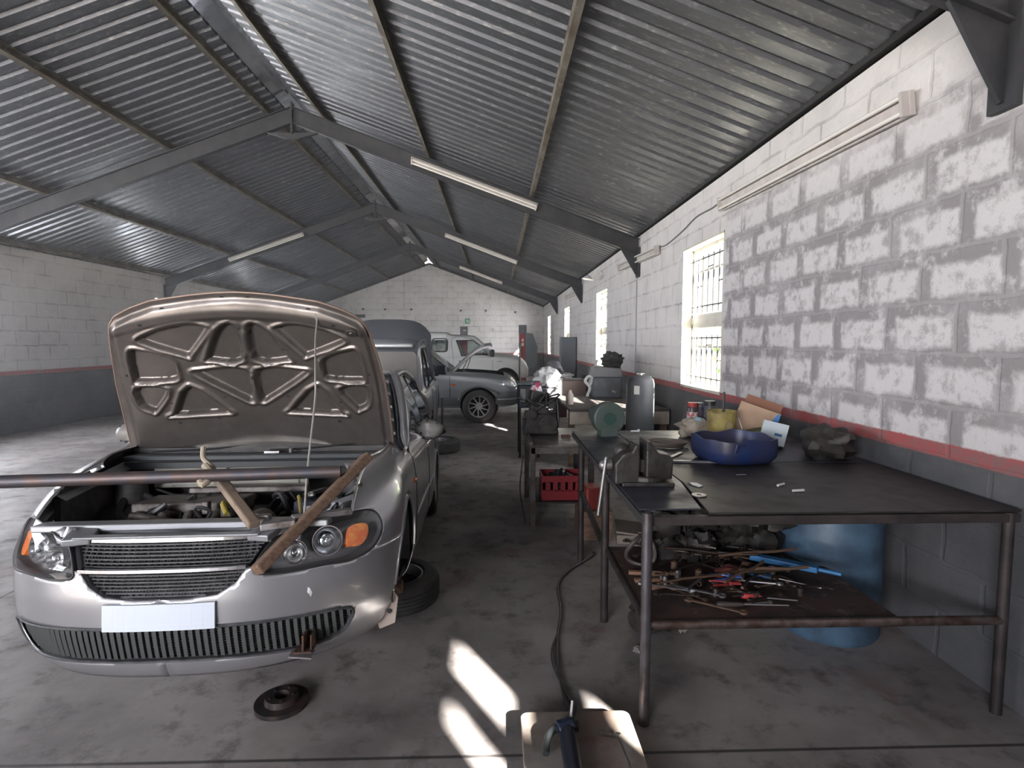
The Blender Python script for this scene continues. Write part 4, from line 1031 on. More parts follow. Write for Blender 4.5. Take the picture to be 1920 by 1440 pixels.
def archpoly(cx, cz, r): return [(cx + r * math.cos(a), cz + r * math.sin(a)) for a in [PI * k / 20 for k in range(21)]] + [(cx - r, cz - .6), (cx + r, cz - .6)]

# ---------- silver-grey sport utility across the aisle, bonnet up
suv = thing('car', 'silver grey off-roader parked crosswise with its bonnet raised and orange side repeater', 'car', (-.37, 12.92, 0))
T_ = [(-3.55, .45, .90, 1.0, .70, .72, .5), (-3.45, .36, 1.02, 1.60, .80, .88, .60), (-3.0, .32, 1.05, 1.69, .82, .92, .66), (-1.8, .31, 1.05, 1.72, .82, .925, .68), (-1.35, .31, 1.04, 1.68, .82, .925, .67), (-.62, .31, 1.03, 1.13, .82, .92, .66), (-.3, .31, 1.01, 1.10, .82, .92, .6), (.45, .34, .93, 1.04, .82, .90, .6), (.72, .36, .84, .93, .78, .84, .6), (.84, .40, .74, .80, .66, .70, .5), (.88, .46, .66, .70, .56, .58, .4)]
B_ = Body(T_)
wa, wr = archpoly(0, .36, .41), archpoly(-2.62, .36, .41)
sw = [smooth_poly([(-1.28, 1.10), (-.80, 1.10), (-1.30, 1.56), (-1.42, 1.60), (-1.42, 1.12)], 2), [(-2.25, 1.10), (-1.50, 1.10), (-1.50, 1.60), (-2.25, 1.62)], [(-3.15, 1.12), (-2.35, 1.10), (-2.35, 1.62), (-3.05, 1.58)]]
suvp = L['greysilver']
def ot(x, y, z): return -.55 < x < .55 and y < .66 and z > .9
B_.build('car_body', suvp, suv, [wa, wr] + sw, open_top=ot)
for cx in (0, -2.62): B_.arch(cx, .36, .41, suv, L['black'])
dg = glassmat('dark car glass', (.30, .34, .34), .14, .05)
for sd in (-1, 1):
    for p in sw: B_.glass(p, dg, suv, sd); B_.trimline(p, L['black'], suv, sd)
    wheel(suv, (0, sd * .81, .36), .36, .23, (R(90 if sd < 0 else -90), 0, 0), .235, L['chrome'] if False else mat('machined alloy', (.75, .76, .78), .3, .9), spokes=10)
    wheel(suv, (-2.62, sd * .81, .36), .36, .23, (R(90 if sd < 0 else -90), 0, 0), .235, _M['machined alloy'], spokes=10)
    b = MB(); b.sphere((-.55, sd * .922, .83), .05, 12, 6, (1, .2, .45)); b.build('side_repeater', mat('orange repeater lens', (.8, .12, .04), .3), suv, smooth=True)
    clad = mat('grey lower cladding', (.14, .15, .165), .55)
    fn = lambda x, z, o: (x, sd * (B_.yat(x, z) + o), z)
    patch([(.36, .50), (.36, .57), (.84, .60), (.88, .48), (.80, .38), (.36, .40)], .012, 24, 8, fn).build('bumper_trim', clad, suv, fixn=False)
    patch([(.40, .50), (.40, .525), (.85, .535), (.86, .51)], .018, 24, 4, fn).build('bumper_strip', mat('pale strip', (.6, .62, .66), .3, .4), suv, fixn=False)
    patch([(-2.2, .36), (-2.2, .55), (-.41, .55), (-.41, .36)], .010, 30, 6, fn).build('sill_cladding', clad, suv, fixn=False)
    b = MB(); b.tube([(-.62, sd * (B_.yat(-.62, z) + .002), z) for z in [.40 + .62 * k / 12 for k in range(13)]], .005, 5); b.tube([(-1.46, sd * (B_.yat(-1.46, z) + .002), z) for z in [.40 + .62 * k / 12 for k in range(13)]], .005, 5); b.build('shut_line', L['black'], suv)
    patch(smooth_poly([(.44, .92), (.62, .93), (.80, .82), (.84, .70), (.72, .68), (.58, .78)], 3), .008, 16, 10, fn).build('headlight', mat('clear lamp', (.62, .65, .68), .1, .6), suv, fixn=False)
    b = MB(); b.tube(rpath([(.44, sd * (B_.yat(.44, .60) + .02), .62), (.36, sd * .92, .68), (.2, sd * .93, .745), (0, sd * .93, .79), (-.2, sd * .93, .745), (-.36, sd * .93, .66), (-.43, sd * .93, .5)], 5), .018, 6); b.build('wheel_arch_flare', clad, suv, smooth=True)
    b = MB(); b.box((-1.06, sd * 1.02, 1.16), (.10, .18, .15)); b.build('side_mirror', suvp, suv, bevel=.03)
    b = MB(); b.box((-1.30, sd * .94, .95), (.15, .02, .03)); b.build('door_handle', suvp, suv, bevel=.006)
for o_ in [c_ for c_ in bpy.data.objects if c_.parent == suv and c_.name.startswith('wheel') and 'arch' not in c_.name]: o_.data.materials[0] = mat('dusty tyre', (.075, .072, .07), .85)
b = MB(); b.add([(-.66, -.72, 1.13), (-.66, .72, 1.13), (-1.38, .60, 1.68), (-1.38, -.60, 1.68)], [(0, 1, 2, 3)]); o = b.build('windscreen', dg, suv, fixn=False); o.location = (.035, 0, .02)
b = MB()   # raised bonnet: curved shell with inner frame
for k in range(2):
    off = -.0 if k == 0 else -.035
    b.grid(16, 10, lambda u, v: (-.60 + .86 * u + (-off) * .6, -.74 + 1.48 * v, 1.15 + .72 * u + off + .05 * math.sin(PI * u) - .14 * u ** 4 - .06 * (2 * v - 1) ** 2))
for v in (0, 1):
    P0 = [(-.60 + .86 * u, -.74 + 1.48 * v, 1.15 + .72 * u + .05 * math.sin(PI * u) - .14 * u ** 4 - .06) for u in [k / 15 for k in range(16)]]
    b.add(P0 + [(p[0] + .021, p[1], p[2] - .035) for p in P0], [(i, i + 1, 17 + i, 16 + i) for i in range(15)])
bo = b.build('bonnet', mat('pale bonnet edge paint', (.52, .52, .52), .35, .5), suv, fixn=False, auto=40)
b = MB()
for yy in (-.70, .70): b.box((-.12, yy, 1.50), (.62, .03, .05), (0, R(-40), 0))
b.build('bonnet_frame', mat('grey bonnet frame', (.25, .25, .25), .5, .4), bo, bevel=.008)
b = MB(); b.tube([(-.28, -.66, 1.10), (-.16, -.68, 1.48)], .009, 6); b.build('bonnet_strut', L['black'], suv)
b = MB(); b.tube([(-.38, -.62, 1.10), (-.21, -.70, 1.44)], .009, 6); b.build('bonnet_strut', L['black'], suv)
b = MB(); b.box((0, 0, .86), (1.0, 1.25, .02)); b.box((.1, 0, .92), (.5, .6, .16)); b.cyl((-.2, -.4, .9), (-.2, -.4, 1.05), .07, 14); b.box((-.42, -.3, 1.05), (.16, .5, .12)); b.build('engine', bay, suv, bevel=.02)
b = MB(); b.box((-2.1, 0, .5), (2.4, 1.6, .05)); 
for xx in (-1.55, -2.5):
    for yy in (-.38, .38): b.box((xx, yy, .82), (.5, .5, .2)); b.box((xx - .28, yy, 1.15), (.14, .48, .6)); 
b.build('seats', seatm, suv, bevel=.03)

# ---------- white pickup with canopy in front of the gable wall
pk = thing('pickup_truck', 'white pickup with a canopy parked beyond the off-roader by the far wall', 'pickup', (.33, 19.9, 0))
T_ = [(-4.35, .60, 1.15, 2.0, .80, .86, .70), (-4.2, .55, 1.18, 2.06, .82, .90, .72), (-2.05, .52, 1.20, 2.06, .82, .90, .72), (-1.92, .50, 1.21, 1.99, .82, .90, .68), (-1.2, .48, 1.22, 1.95, .82, .90, .66), (-1.0, .48, 1.22, 1.88, .82, .90, .66), (-.42, .48, 1.22, 1.36, .82, .90, .62), (0, .50, 1.20, 1.31, .82, .89, .6), (.40, .52, 1.12, 1.24, .80, .87, .6), (.66, .52, 1.0, 1.08, .76, .82, .6), (.78, .55, .80, .86, .68, .72, .5)]
B2 = Body(T_); wa, wr = archpoly(0, .42, .46), archpoly(-3.08, .42, .46)
pw = [smooth_poly([(-1.68, 1.80), (-1.50, 1.28), (-.58, 1.30), (-.86, 1.60), (-1.12, 1.80)], 1), rrect(-2.5, 1.42, -1.98, 1.86, .1, 4), rrect(-4.0, 1.42, -2.7, 1.86, .1, 4)]
wp = mat('white car paint', (.70, .71, .70), .3, .0, coat=.5)
B2.build('truck_body', wp, pk, [wa, wr] + pw)
for cx in (0, -3.08): B2.arch(cx, .42, .46, pk, L['black'])
for sd in (-1, 1):
    for k, p in enumerate(pw): B2.glass(p, glassmat('clear cab glass', (.72, .80, .78), .05, .05) if k == 0 else glassmat('green tint glass', (.35, .46, .42), .12, .05), pk, sd); B2.trimline(p, L['black'], pk, sd, .022)
    for cx in (0, -3.08): wheel(pk, (cx, sd * .80, .37), .37, .23, (R(90 if sd < 0 else -90), 0, 0), .21, alloy, spokes=6)
    b = MB(); b.tube(rpath([(-1.76, sd * (B2.yat(-1.76, 1.0) + .002), .55), (-1.78, sd * (B2.yat(-1.78, 1.2) + .002), 1.25), (-1.80, sd * (B2.yat(-1.8, 1.8) + .003), 1.86), (-1.2, sd * (B2.yat(-1.2, 1.86) + .003), 1.87), (-.62, sd * (B2.yat(-.62, 1.4) + .002), 1.45)], 5), .007, 5); b.tube([(-.45, sd * (B2.yat(-.45, z) + .002), z) for z in [.55 + .6 * k / 8 for k in range(9)]], .006, 5); b.build('shut_line', mat('grey shut line', (.2, .19, .18), .8), pk)
    b = MB(); b.box((-1.48, sd * .92, 1.10), (.20, .03, .035)); b.build('door_handle', L['black'], pk, bevel=.008)
    b = MB(); b.box((-.46, sd * 1.05, 1.36), (.16, .22, .22)); b.build('side_mirror', L['black'], pk, bevel=.05)
    b = MB(); b.box((-.2, sd * .905, 1.09), (.16, .01, .025)); b.build('wing_badge', mat('grey badge', (.25, .25, .26), .4), pk)
b = MB(); b.add([(-.42, -.66, 1.35), (-.42, .66, 1.35), (-1.02, .60, 1.88), (-1.02, -.60, 1.88)], [(0, 1, 2, 3)]); o = b.build('windscreen', _M['clear cab glass'], pk, fixn=False); o.location = (.04, 0, .02)
b = MB(); b.tube([(-.80 + .05 * math.sin(a), -.35 + .18 * math.cos(a), 1.22 + .18 * math.sin(a)) for a in [2 * PI * k / 20 for k in range(20)]], .014, 6, closed=True); b.build('steering_wheel', L['black'], pk)
b = MB(); b.box((-.62, 0, 1.15), (.3, 1.4, .14)); b.build('dashboard', L['black'], pk, bevel=.03)

# ---------- blue-silver estate facing away, bonnet open, standing behind the nearest car
wg = thing('car', 'blue silver estate with a dusty beige rear window and raised bonnet, seen from behind', 'car', (-1.90, 10.15, .12), R(90 + 3.3))
T_ = [(-3.42, .42, .92, 1.02, .70, .80, .72), (-3.40, .30, .98, 1.56, .80, .85, .76), (-3.2, .26, 1.0, 1.62, .82, .87, .75), (-2.6, .24, 1.0, 1.64, .84, .885, .73), (-1.4, .24, .99, 1.64, .84, .885, .70), (-.95, .24, .98, 1.57, .84, .88, .68), (-.32, .24, .97, 1.06, .82, .865, .62), (.3, .26, .90, 1.0, .80, .85, .6), (.7, .28, .78, .86, .76, .80, .6), (.86, .34, .62, .68, .62, .66, .5)]
B3 = Body(T_); wa, wr = archpoly(0, .33, .38), archpoly(-2.6, .33, .38)
w3 = [smooth_poly([(-1.38, 1.05), (-.62, 1.06), (-1.0, 1.46), (-1.38, 1.54)], 2), [(-2.35, 1.05), (-1.46, 1.05), (-1.46, 1.54), (-2.25, 1.54)], smooth_poly([(-3.15, 1.08), (-2.45, 1.06), (-2.40, 1.50), (-3.0, 1.48)], 3)]
bs = L['bluesilver']
B3.build('car_body', bs, wg, [wa, wr] + w3)
for cx in (0, -2.6): B3.arch(cx, .33, .38, wg, L['black'])
for sd in (-1, 1):
    for p in w3: B3.glass(p, cabin_glass, wg, sd); B3.trimline(p, L['black'], wg, sd, .012)
    b = MB(); b.box((-.78, sd * .94, 1.16), (.12, .18, .15)); b.box((-.78, sd * .86, 1.08), (.08, .08, .05)); b.build('side_mirror', mat('blue black mirror shell', (.015, .02, .03), .35), wg, bevel=.03)
    for xx in (-1.28, -2.2):
        b = MB(); b.box((xx, sd * .885, .93), (.12, .03, .03)); h = b.build('door_handle', L['chrome'], wg, bevel=.008); b = MB(); b.sphere((xx, sd * .872, .93), .04, 10, 6, (1.4, .25, .8)); b.build('handle_recess', L['black'], h, smooth=True)
    for xx in (-.42, -1.42, -2.40):
        b = MB(); b.tube([(xx, sd * (B3.yat(xx, z) + .002), z) for z in [.35 + .63 * k / 12 for k in range(13)]], .005, 5); b.build('shut_line', L['black'], wg)
    b = MB(); b.tube(rpath([(-3.3, sd * .765, 1.60), (-2.4, sd * .745, 1.655), (-1.4, sd * .72, 1.655), (-.95, sd * .70, 1.58), (-.4, sd * .80, 1.08)], 6), .014, 6); b.build('roof_rail', bs, wg, smooth=True)
    wheel(wg, (-2.6, sd * .78, .23), .31, .2, (R(90 if sd < 0 else -90), 0, 0), .2, alloy)
b = MB(); b.prism(rrect(-.785, .70, .785, 1.52, .06, 5), -3.435, lambda a, c, d: (d, a * (1 - .06 * (c - .72)), c), h0=-3.40); b.build('rear_window', mat('dusty beige rear glass', (.30, .29, .26), .45, c2=(.26, .25, .23), scale=3, coat=.3), wg, bevel=.01)
b = MB(); b.box((-3.40, 0, 1.585), (.16, 1.42, .06)); b.build('tailgate_spoiler', mat('pale silver paint', (.52, .53, .53), .3, .5), wg, bevel=.02)
b = MB(); b.box((-3.42, 0, .38), (.14, 1.6, .22)); b.build('rear_bumper', bs, wg, bevel=.04)
for sd in (-1, 1):
    b = MB(); b.box((-3.40, sd * .70, .86), (.06, .14, .34)); b.build('tail_lamp', L['redp'], wg, bevel=.02)
b = MB()
def hb(u, v, o):  # raised bonnet seen from its painted side
    vv = v; a = 2 * u - 1; wd = .755; zz = vv * (.98 - .24 * abs(a) ** 5 - .03 * a * a)
    return (-.27 + .18 * zz + .04 * math.sin(PI * vv) * -1 + o + .06 * a * a, a * wd * (1 - .03 * vv), 1.05 + zz)
for o_ in (0, .03): b.grid(30, 16, lambda u, v: hb(u, v, o_))
b.build('bonnet', mat('dark bonnet paint', (.075, .08, .095), .38, .5, coat=.3), wg, fixn=False, auto=50)
b = MB(); b.box((-.15, -.925, .32), (.34, .03, .60), (0, R(8), 0)); b.box((-.15, -.93, .06), (.36, .10, .12), (R(-30), 0, 0)); b.build('hanging_liner', L['black'], wg, bevel=.01)
w = wheel(None, (0, 0, .1), .32, .2, (0, 0, 0), .2, alloy, name='spare_wheel'); w.location = (-.90, 8.92, 0); tag(w, 'loose wheel lying flat on the aisle floor beside the blue silver estate', 'wheel')
# jack stand carrying the estate, seen as dark prop
# ---------- two-post lift
def lift_post(x, y, h, lab, box):
    p = thing('lift_post', lab, 'vehicle lift', (x, y, 0), group='two-post vehicle lift')
    b = MB(); b.box((0, 0, h * .44), (.30, .24, h * .80)); b.box((0, -.02, .02), (.5, .6, .04)); b.build('column', L['redp'], p, bevel=.01)
    b = MB(); b.box((0, 0, h * .92), (.33, .27, h * .16)); b.build('column_head', L['greypaint'], p, bevel=.01)
    b = MB(); b.box((-.04, -.125, h * .48), (.02, .01, h * .60)); b.build('slot', L['black'], p)
    if box:
        b = MB(); b.prism([(.12, .62), (.62, .62), (.62, 1.55), (.42, 2.1), (.12, 2.15)], .16, lambda a, c, d: (a, d, c), h0=-.16); b.build('control_cabinet', mat('blue grey cabinet', (.15, .18, .20), .5), p, bevel=.01)
        b = MB(); b.box((-.0, -.13, 1.82), (.10, .01, .12)); b.build('sticker', L['white'], p); b = MB(); b.box((-.0, -.13, 1.64), (.10, .01, .14)); b.build('sticker', L['white'], p)
    else:
        b = MB(); b.box((.04, -.14, h * .93), (.14, .01, .04)); b.build('sticker', L['white'], p)
    return p
lift_post(1.14, 24, 2.47, 'right red lift post with the grey control cabinet at its side', True)
lift_post(-1.45, 25.6, 2.44, 'left red lift post showing above and through the white pickup cab', False)
# ================================================================= main workbench
BT = .98
bench = thing('workbench', 'big dark steel pipe workbench with a lower shelf of tools along the right wall', 'workbench', (0, 0, 0))
plate = mat('dark bench plate', (.060, .066, .088), .42, .5, c2=(.03, .03, .035), scale=3.5, lo=.4, hi=.65, c3=(.10, .10, .115), s3=9, lo3=.62, hi3=.8, rvar=.2, bump=.1)
plate2 = mat('oily bench plate', (.030, .027, .026), .5, .3, c2=(.05, .045, .045), scale=6, lo=.5, hi=.7, rvar=.2)
b = MB(); b.prism([(.66, 2.52), (.95, 2.52), (1.02, 3.02), (1.02, 4.80), (.66, 4.80)], BT, h0=BT - .008); b.build('top_plate', plate, bench, bevel=.002)
b = MB(); b.prism([(1.03, 3.50), (2.42, 3.50), (2.42, 4.80), (1.03, 4.80)], BT, h0=BT - .008); b.build('top_plate', plate, bench, bevel=.002)
b = MB(); b.prism([(.965, 2.46), (2.42, 2.46), (2.42, 3.49), (1.03, 3.49), (1.03, 3.02)], BT - .002, h0=BT - .012); b.build('top_plate', plate2, bench, bevel=.002)
pipe_m = mat('scratched pipe steel', (.14, .135, .15), .42, .7, c2=(.07, .055, .05), scale=9, lo=.42, hi=.65, aniso=(1, 1, .5), bump=.2)
rust_leg = mat('brown painted pipe', (.055, .045, .045), .6, .4, c2=(.03, .025, .025), scale=8)
def leg(x, y, m, top=BT - .012): b = MB(); b.lathe([(.024, top), (.024, 0), (.017, 0), (.017, top)], (x, y, 0), None, 18, close=True); return b.build('leg', m, bench, smooth=True)
leg(.675, 2.43, pipe_m, BT + .012); leg(.675, 3.38, rust_leg); leg(.675, 4.36, rust_leg); leg(2.36, 2.46, rust_leg); leg(2.36, 4.7, rust_leg); leg(1.62, 4.7, rust_leg)
b = MB(); b.bar((.69, 2.46, BT - .035), (2.40, 2.46, BT - .035), .04, .04); b.build('frame_rail', rust_leg, bench, bevel=.004)
b = MB(); b.bar((.675, 2.44, BT - .03), (.675, 4.78, BT - .03), .045, .035); b.build('frame_rail', mat('grey angle iron', (.075, .075, .08), .5, .5), bench, bevel=.004)
b = MB(); b.bar((.675, 4.78, BT - .03), (2.4, 4.78, BT - .03), .04, .04); b.build('frame_rail', rust_leg, bench, bevel=.004)
b = MB(); b.bar((1.0, 2.48, BT - .03), (1.0, 4.76, BT - .03), .04, .03); b.build('frame_rail', rust_leg, bench)
SH = .46
b = MB(); b.box((1.28, 2.94, SH), (1.20, .95, .012)); b.build('shelf', mat('rusty shelf sheet', (.09, .055, .045), .7, .3, c2=(.045, .035, .032), scale=7, c3=(.16, .12, .10), s3=16), bench)
b = MB(); b.tube([(.68, 2.46, SH - .005), (2.36, 2.46, SH - .005)], .022, 14); b.build('shelf_rail', mat('rubbed rusty rail', (.16, .13, .12), .4, .7, c2=(.08, .05, .04), scale=14), bench, smooth=True)
b = MB(); b.tube([(.69, 2.44, SH - .005), (.69, 3.42, SH - .005)], .018, 12); b.build('shelf_rail', rust_leg, bench, smooth=True)
b = MB(); b.bar((.675, 4.36, .56), (.66, 3.38, .50), .03, .03); b.build('brace', rust_leg, bench)
b = MB(); b.lathe([(.024, 0), (.018, 0), (.018, .001)], (.675, 2.43, BT + .012), None, 16); b.cyl((.675, 2.43, BT + .005), (.675, 2.43, BT + .0125), .017, 14); b.build('pipe_hole', L['black'], bench)

# ---- vise
vs_ = thing('bench_vise', 'heavy dark iron vise bolted to the left edge of the big workbench', 'vise', (.80, 3.0, BT), R(0))
iron = mat('dark vise iron', (.055, .053, .052), .5, .5, c2=(.035, .03, .028), scale=9, bump=.3)
b = MB(); b.prism([(-.13, -.09), (.15, -.10), (.17, .07), (-.10, .09)], .022, h0=0); b.lathe([(0, .02), (.095, .02), (.09, .05), (0, .05)], (.02, 0, 0), None, 22); b.build('vise_base', iron, vs_, bevel=.006)
b = MB(); b.prism([(.0, .03), (.15, .03), (.155, .14), (.13, .165), (.07, .175), (.03, .235), (.0, .235)], .075, lambda a, c, d: (a, d * (1 - .5 * max(0, a - .05) / .1 * .5), c), h0=-.075); b.build('fixed_jaw', iron, vs_, bevel=.010)
b = MB(); b.box((.012, 0, .215), (.022, .165, .05)); b.build('jaw_plate', iron, vs_, bevel=.003)
b = MB(); b.prism([(-.165, .01), (-.035, .01), (-.03, .13), (-.035, .225), (-.055, .225), (-.075, .185), (-.12, .175), (-.165, .12)], .07, lambda a, c, d: (a, d, c), h0=-.07); b.build('moving_jaw', iron, vs_, bevel=.012)
b = MB(); b.sphere((-.10, .05, .165), .05, 16, 10, (1, .8, 1)); b.build('jaw_boss', iron, vs_, smooth=True)
b = MB(); b.bar((-.14, 0, .10), (.14, 0, .10), .07, .07); b.build('slide_bar', iron, vs_, bevel=.005)
b = MB(); b.cyl((-.17, 0, .10), (-.215, 0, .10), .028, 16); b.sphere((-.215, 0, .10), .026, 12, 8); b.build('spindle', L['steel'], vs_, smooth=True)
b = MB(); b.tube([(-.205, -.02, .135), (-.245, -.03, -.16)], .011, 10); b.sphere((-.245, -.03, -.165), .013, 10, 6); b.sphere((-.204, -.02, .14), .013, 10, 6); b.build('handle', mat('grey handle steel', (.25, .25, .25), .35, .8), vs_, smooth=True)

# ---- things on the bench
def put(b, name, m, lab, cat, loc, rz=0, group=None, **k):
    o = b.build(name, m, **k); o.location = loc; o.rotation_euler = (0, 0, rz); return tag(o, lab, cat, group)
# blue cut-down drum used as a basin
nb = 56
def oval(a, r):  # rounded square plan
    c, s = math.cos(a), math.sin(a); q = (abs(c) ** 3.2 + abs(s) ** 3.2) ** (-1 / 3.2); return Vector((c * q * r * 1.0, s * q * r * .96, 0))
basin = thing('basin', 'cut-down blue plastic drum used as a parts basin on the big workbench', 'basin', (1.55, 3.58, BT), R(12)); basin.scale = (.82, .82, 1)
b = MB(); prof = [(0, .004), (.20, .0), (.255, .012), (.285, .045), (.292, .09), (.288, .16)]; jag = [.005 * math.sin(3 * 2 * PI * k / nb) + .006 * math.sin(7 * 2 * PI * k / nb + 1) for k in range(nb)]
V = []
for i, (r, z) in enumerate(prof + [(.278, .158), (.272, .05), (.24, .018), (0, .014)]):
    for k in range(nb): p = oval(2 * PI * k / nb, r); V.append((p.x, p.y, z + (jag[k] if i in (5, 6) else 0)))
F = []
for i in range(9):
    for k in range(nb): l = (k + 1) % nb; F.append((i * nb + k, i * nb + l, (i + 1) * nb + l, (i + 1) * nb + k))
b.add(V, F); b.build('bowl', mat('dark blue drum plastic', (.012, .030, .11), .4, c2=(.03, .03, .06), scale=6, lo=.35, hi=.65), basin, fixn=False, auto=50)
b = MB(); p = oval(R(-115), .275); 
b.tube([(p.x - .05, p.y - .012, .09), (p.x - .04, p.y - .02, .14), (p.x + .04, p.y - .02, .14), (p.x + .05, p.y - .012, .09)], .008, 6); b.box((p.x, p.y - .008, .115), (.09, .012, .045)); b.build('hand_hole', mat('dark blue recess', (.01, .02, .07), .5), basin)
b = MB(); b.lathe([(0, .0), (.115, 0), (.125, .012), (.136, .25), (.142, .255), (.136, .262), (.128, .25), (.118, .02), (0, .018)], n=30); bk = put(b, 'bucket', mat('grimy yellow plastic', (.36, .29, .09), .6, c2=(.16, .12, .06), scale=7, lo=.4, hi=.65), 'grimy yellow plastic bucket with a wire handle at the back of the big workbench', 'bucket', (1.72, 4.20, BT), smooth=True); bk.scale = (.78, .78, .95)
b = MB(); b.tube(rpath([(.138, 0, .24), (.165, -.05, .17), (.185, -.09, .06), (.17, -.04, .0)], 5), .004, 6); b.build('wire_handle', L['steel'], bk, smooth=True)
b = MB(); b.lathe([(0, 0), (.028, 0), (.028, .004), (.0, .004)], (.02, -.132, .15), (R(90), 0, 0), 18); b.tube([(.02 + .036 * math.cos(a), -.137, .15 + .036 * math.sin(a)) for a in [2 * PI * k / 20 for k in range(20)]], .004, 6, closed=True); b.build('lid_ring', mat('ring plastic', (.3, .25, .12), .6), bk)
b = MB(); b.tube([(1.73, 4.21, BT + .04), (1.77, 4.28, BT + .38)], .010, 8); tag(b.build('stick', L['black'], smooth=True), 'dark stick standing in the grimy yellow bucket', 'stick')
def jar(x, y, body, lid, h, r, lab, labelm=None):
    b = MB(); b.lathe([(0, 0), (r, 0), (r, h * .8), (r * .8, h * .88), (0, h * .88)], n=20); o = put(b, 'jar', body, lab, 'jar', (x, y, BT), smooth=True)
    b = MB(); b.lathe([(r * .86, h * .86), (r * .9, h * .86), (r * .9, h), (0, h)], n=20); b.build('lid', lid, o, smooth=True)
    if labelm:
        b = MB(); b.lathe([(r + .001, h * .15), (r + .001, h * .7)], n=20); b.build('paper_label', labelm, o)
    return o
jar(1.66, 4.66, mat('dark jar', (.05, .035, .035), .3), L['redp'], .26, .045, 'dark jar with a red lid and pale label, left of the yellow bucket', mat('red white label', (.38, .12, .12), .6, c2=(.55, .5, .5), scale=30, lo=.48, hi=.52))
jar(1.82, 4.69, mat('grey jar', (.08, .085, .095), .3), L['black'], .27, .05, 'dark grey jar with black lid just behind the yellow bucket', mat('spotted label', (.10, .11, .12), .6, c2=(.45, .47, .5), scale=60, lo=.55, hi=.6))
jar(1.74, 4.73, mat('purple tin', (.07, .06, .09), .4), L['greypaint'], .25, .04, 'slim purple grey tin standing between the two jars')
b = MB(); b.lathe([(0, 0), (.075, 0), (.08, .14), (.076, .145), (0, .14)], n=22); tn = put(b, 'paint_tin', mat('orange yellow tin', (.55, .30, .07), .5), 'small orange yellow tin between the bucket and the cardboard box', 'tin', (1.93, 4.42, BT), smooth=True)
b = MB(); b.lathe([(.081, .125), (.084, .125), (.084, .15), (0, .15)], n=22); b.build('lid', L['redp'], tn, smooth=True)
# crumpled bag bundle
random.seed(3)
def blob(c, r, sc, n=22, m=14, amp=.12, seed=1, f=2.0):
    b = MB(); b.sphere((0, 0, 0), 1, n, m); from mathutils import noise as _n
    b.v = [tuple(Vector(c) + Vector((p[0] * r * sc[0], p[1] * r * sc[1], p[2] * r * sc[2])) * (1 + amp * _n.noise(Vector(p) * f + Vector((seed, 0, 0))) * 2)) for p in b.v]; return b
b = blob((0, 0, .075), .1, (1.35, 1.0, .75), amp=.22, seed=4, f=2.5); o = put(b, 'plastic_bag', mat('dirty clear plastic', (.42, .38, .32), .35, c2=(.25, .20, .15), scale=9), 'crumpled see-through plastic bag of parts left of the yellow bucket', 'bag', (1.60, 4.46, BT), smooth=True)
b = blob((.03, -.02, .14), .03, (1.2, 1, .8), seed=2); b.build('blue_cap', mat('pale blue plastic', (.30, .45, .55), .4), o, smooth=True)
b = blob((.13, .03, .06), .07, (1.2, 1, .8), amp=.2, seed=9); put(b, 'rag', mat('brown rag', (.20, .13, .09), .9), 'brown rag bundled beside the see-through plastic bag', 'rag', (1.62, 4.44, BT), smooth=True)
# boxes
def carton(name, m, w, d, h, lab, loc, rot, cat='box', flaps=True):
    b = MB(); b.box((0, 0, h / 2), (w, d, h)); o = b.build(name, m, bevel=.002); o.location = loc; o.rotation_euler = rot; tag(o, lab, cat); return o
bx = carton('cardboard_box', L['card'], .30, .20, .22, 'open brown cardboard box leaning against the wall behind the blue basin', (2.03, 4.36, BT + .045), (R(-6), R(18), R(-30)))
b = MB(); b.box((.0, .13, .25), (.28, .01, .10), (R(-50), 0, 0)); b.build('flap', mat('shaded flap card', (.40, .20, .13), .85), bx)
b = MB(); b.prism([(.09, .10), (.15, .10), (.15, .215), (.13, .215)], -.101, lambda a, c, d: (a, d, c), h0=-.1015); b.build('printed_corner', mat('blue print', (.04, .22, .55), .6), bx)
wx = carton('small_box', mat('pale blue card', (.52, .60, .62), .7), .17, .09, .16, 'small white box with a blue mark propped against the brown cardboard box', (2.0, 3.98, BT + .03), (R(-8), R(12), R(-26)))
b = MB(); b.box((.03, -.046, .075), (.05, .002, .02)); b.build('printed_mark', mat('dark blue print', (.02, .10, .25), .6), wx)
b = MB(); b.prism([(-.16, .0), (.16, .0), (.16, .04), (.02, .12), (-.10, .09)], .1, lambda a, c, d: (a, d, c), h0=-.1); put(b, 'folded_canvas', mat('olive canvas', (.09, .10, .05), .9), 'dark olive canvas folded in front of the cardboard box', 'canvas', (1.98, 4.12, BT), R(-20), bevel=.01)
b = blob((0, 0, .10), .15, (1.0, 1.35, .75), amp=.2, seed=6); put(b, 'engine_part', mat('dark greasy casting', (.022, .021, .02), .6, .3, c2=(.045, .04, .035), scale=12), 'dark greasy casting at the right end behind the basin', 'engine part', (2.20, 3.62, BT), smooth=True)
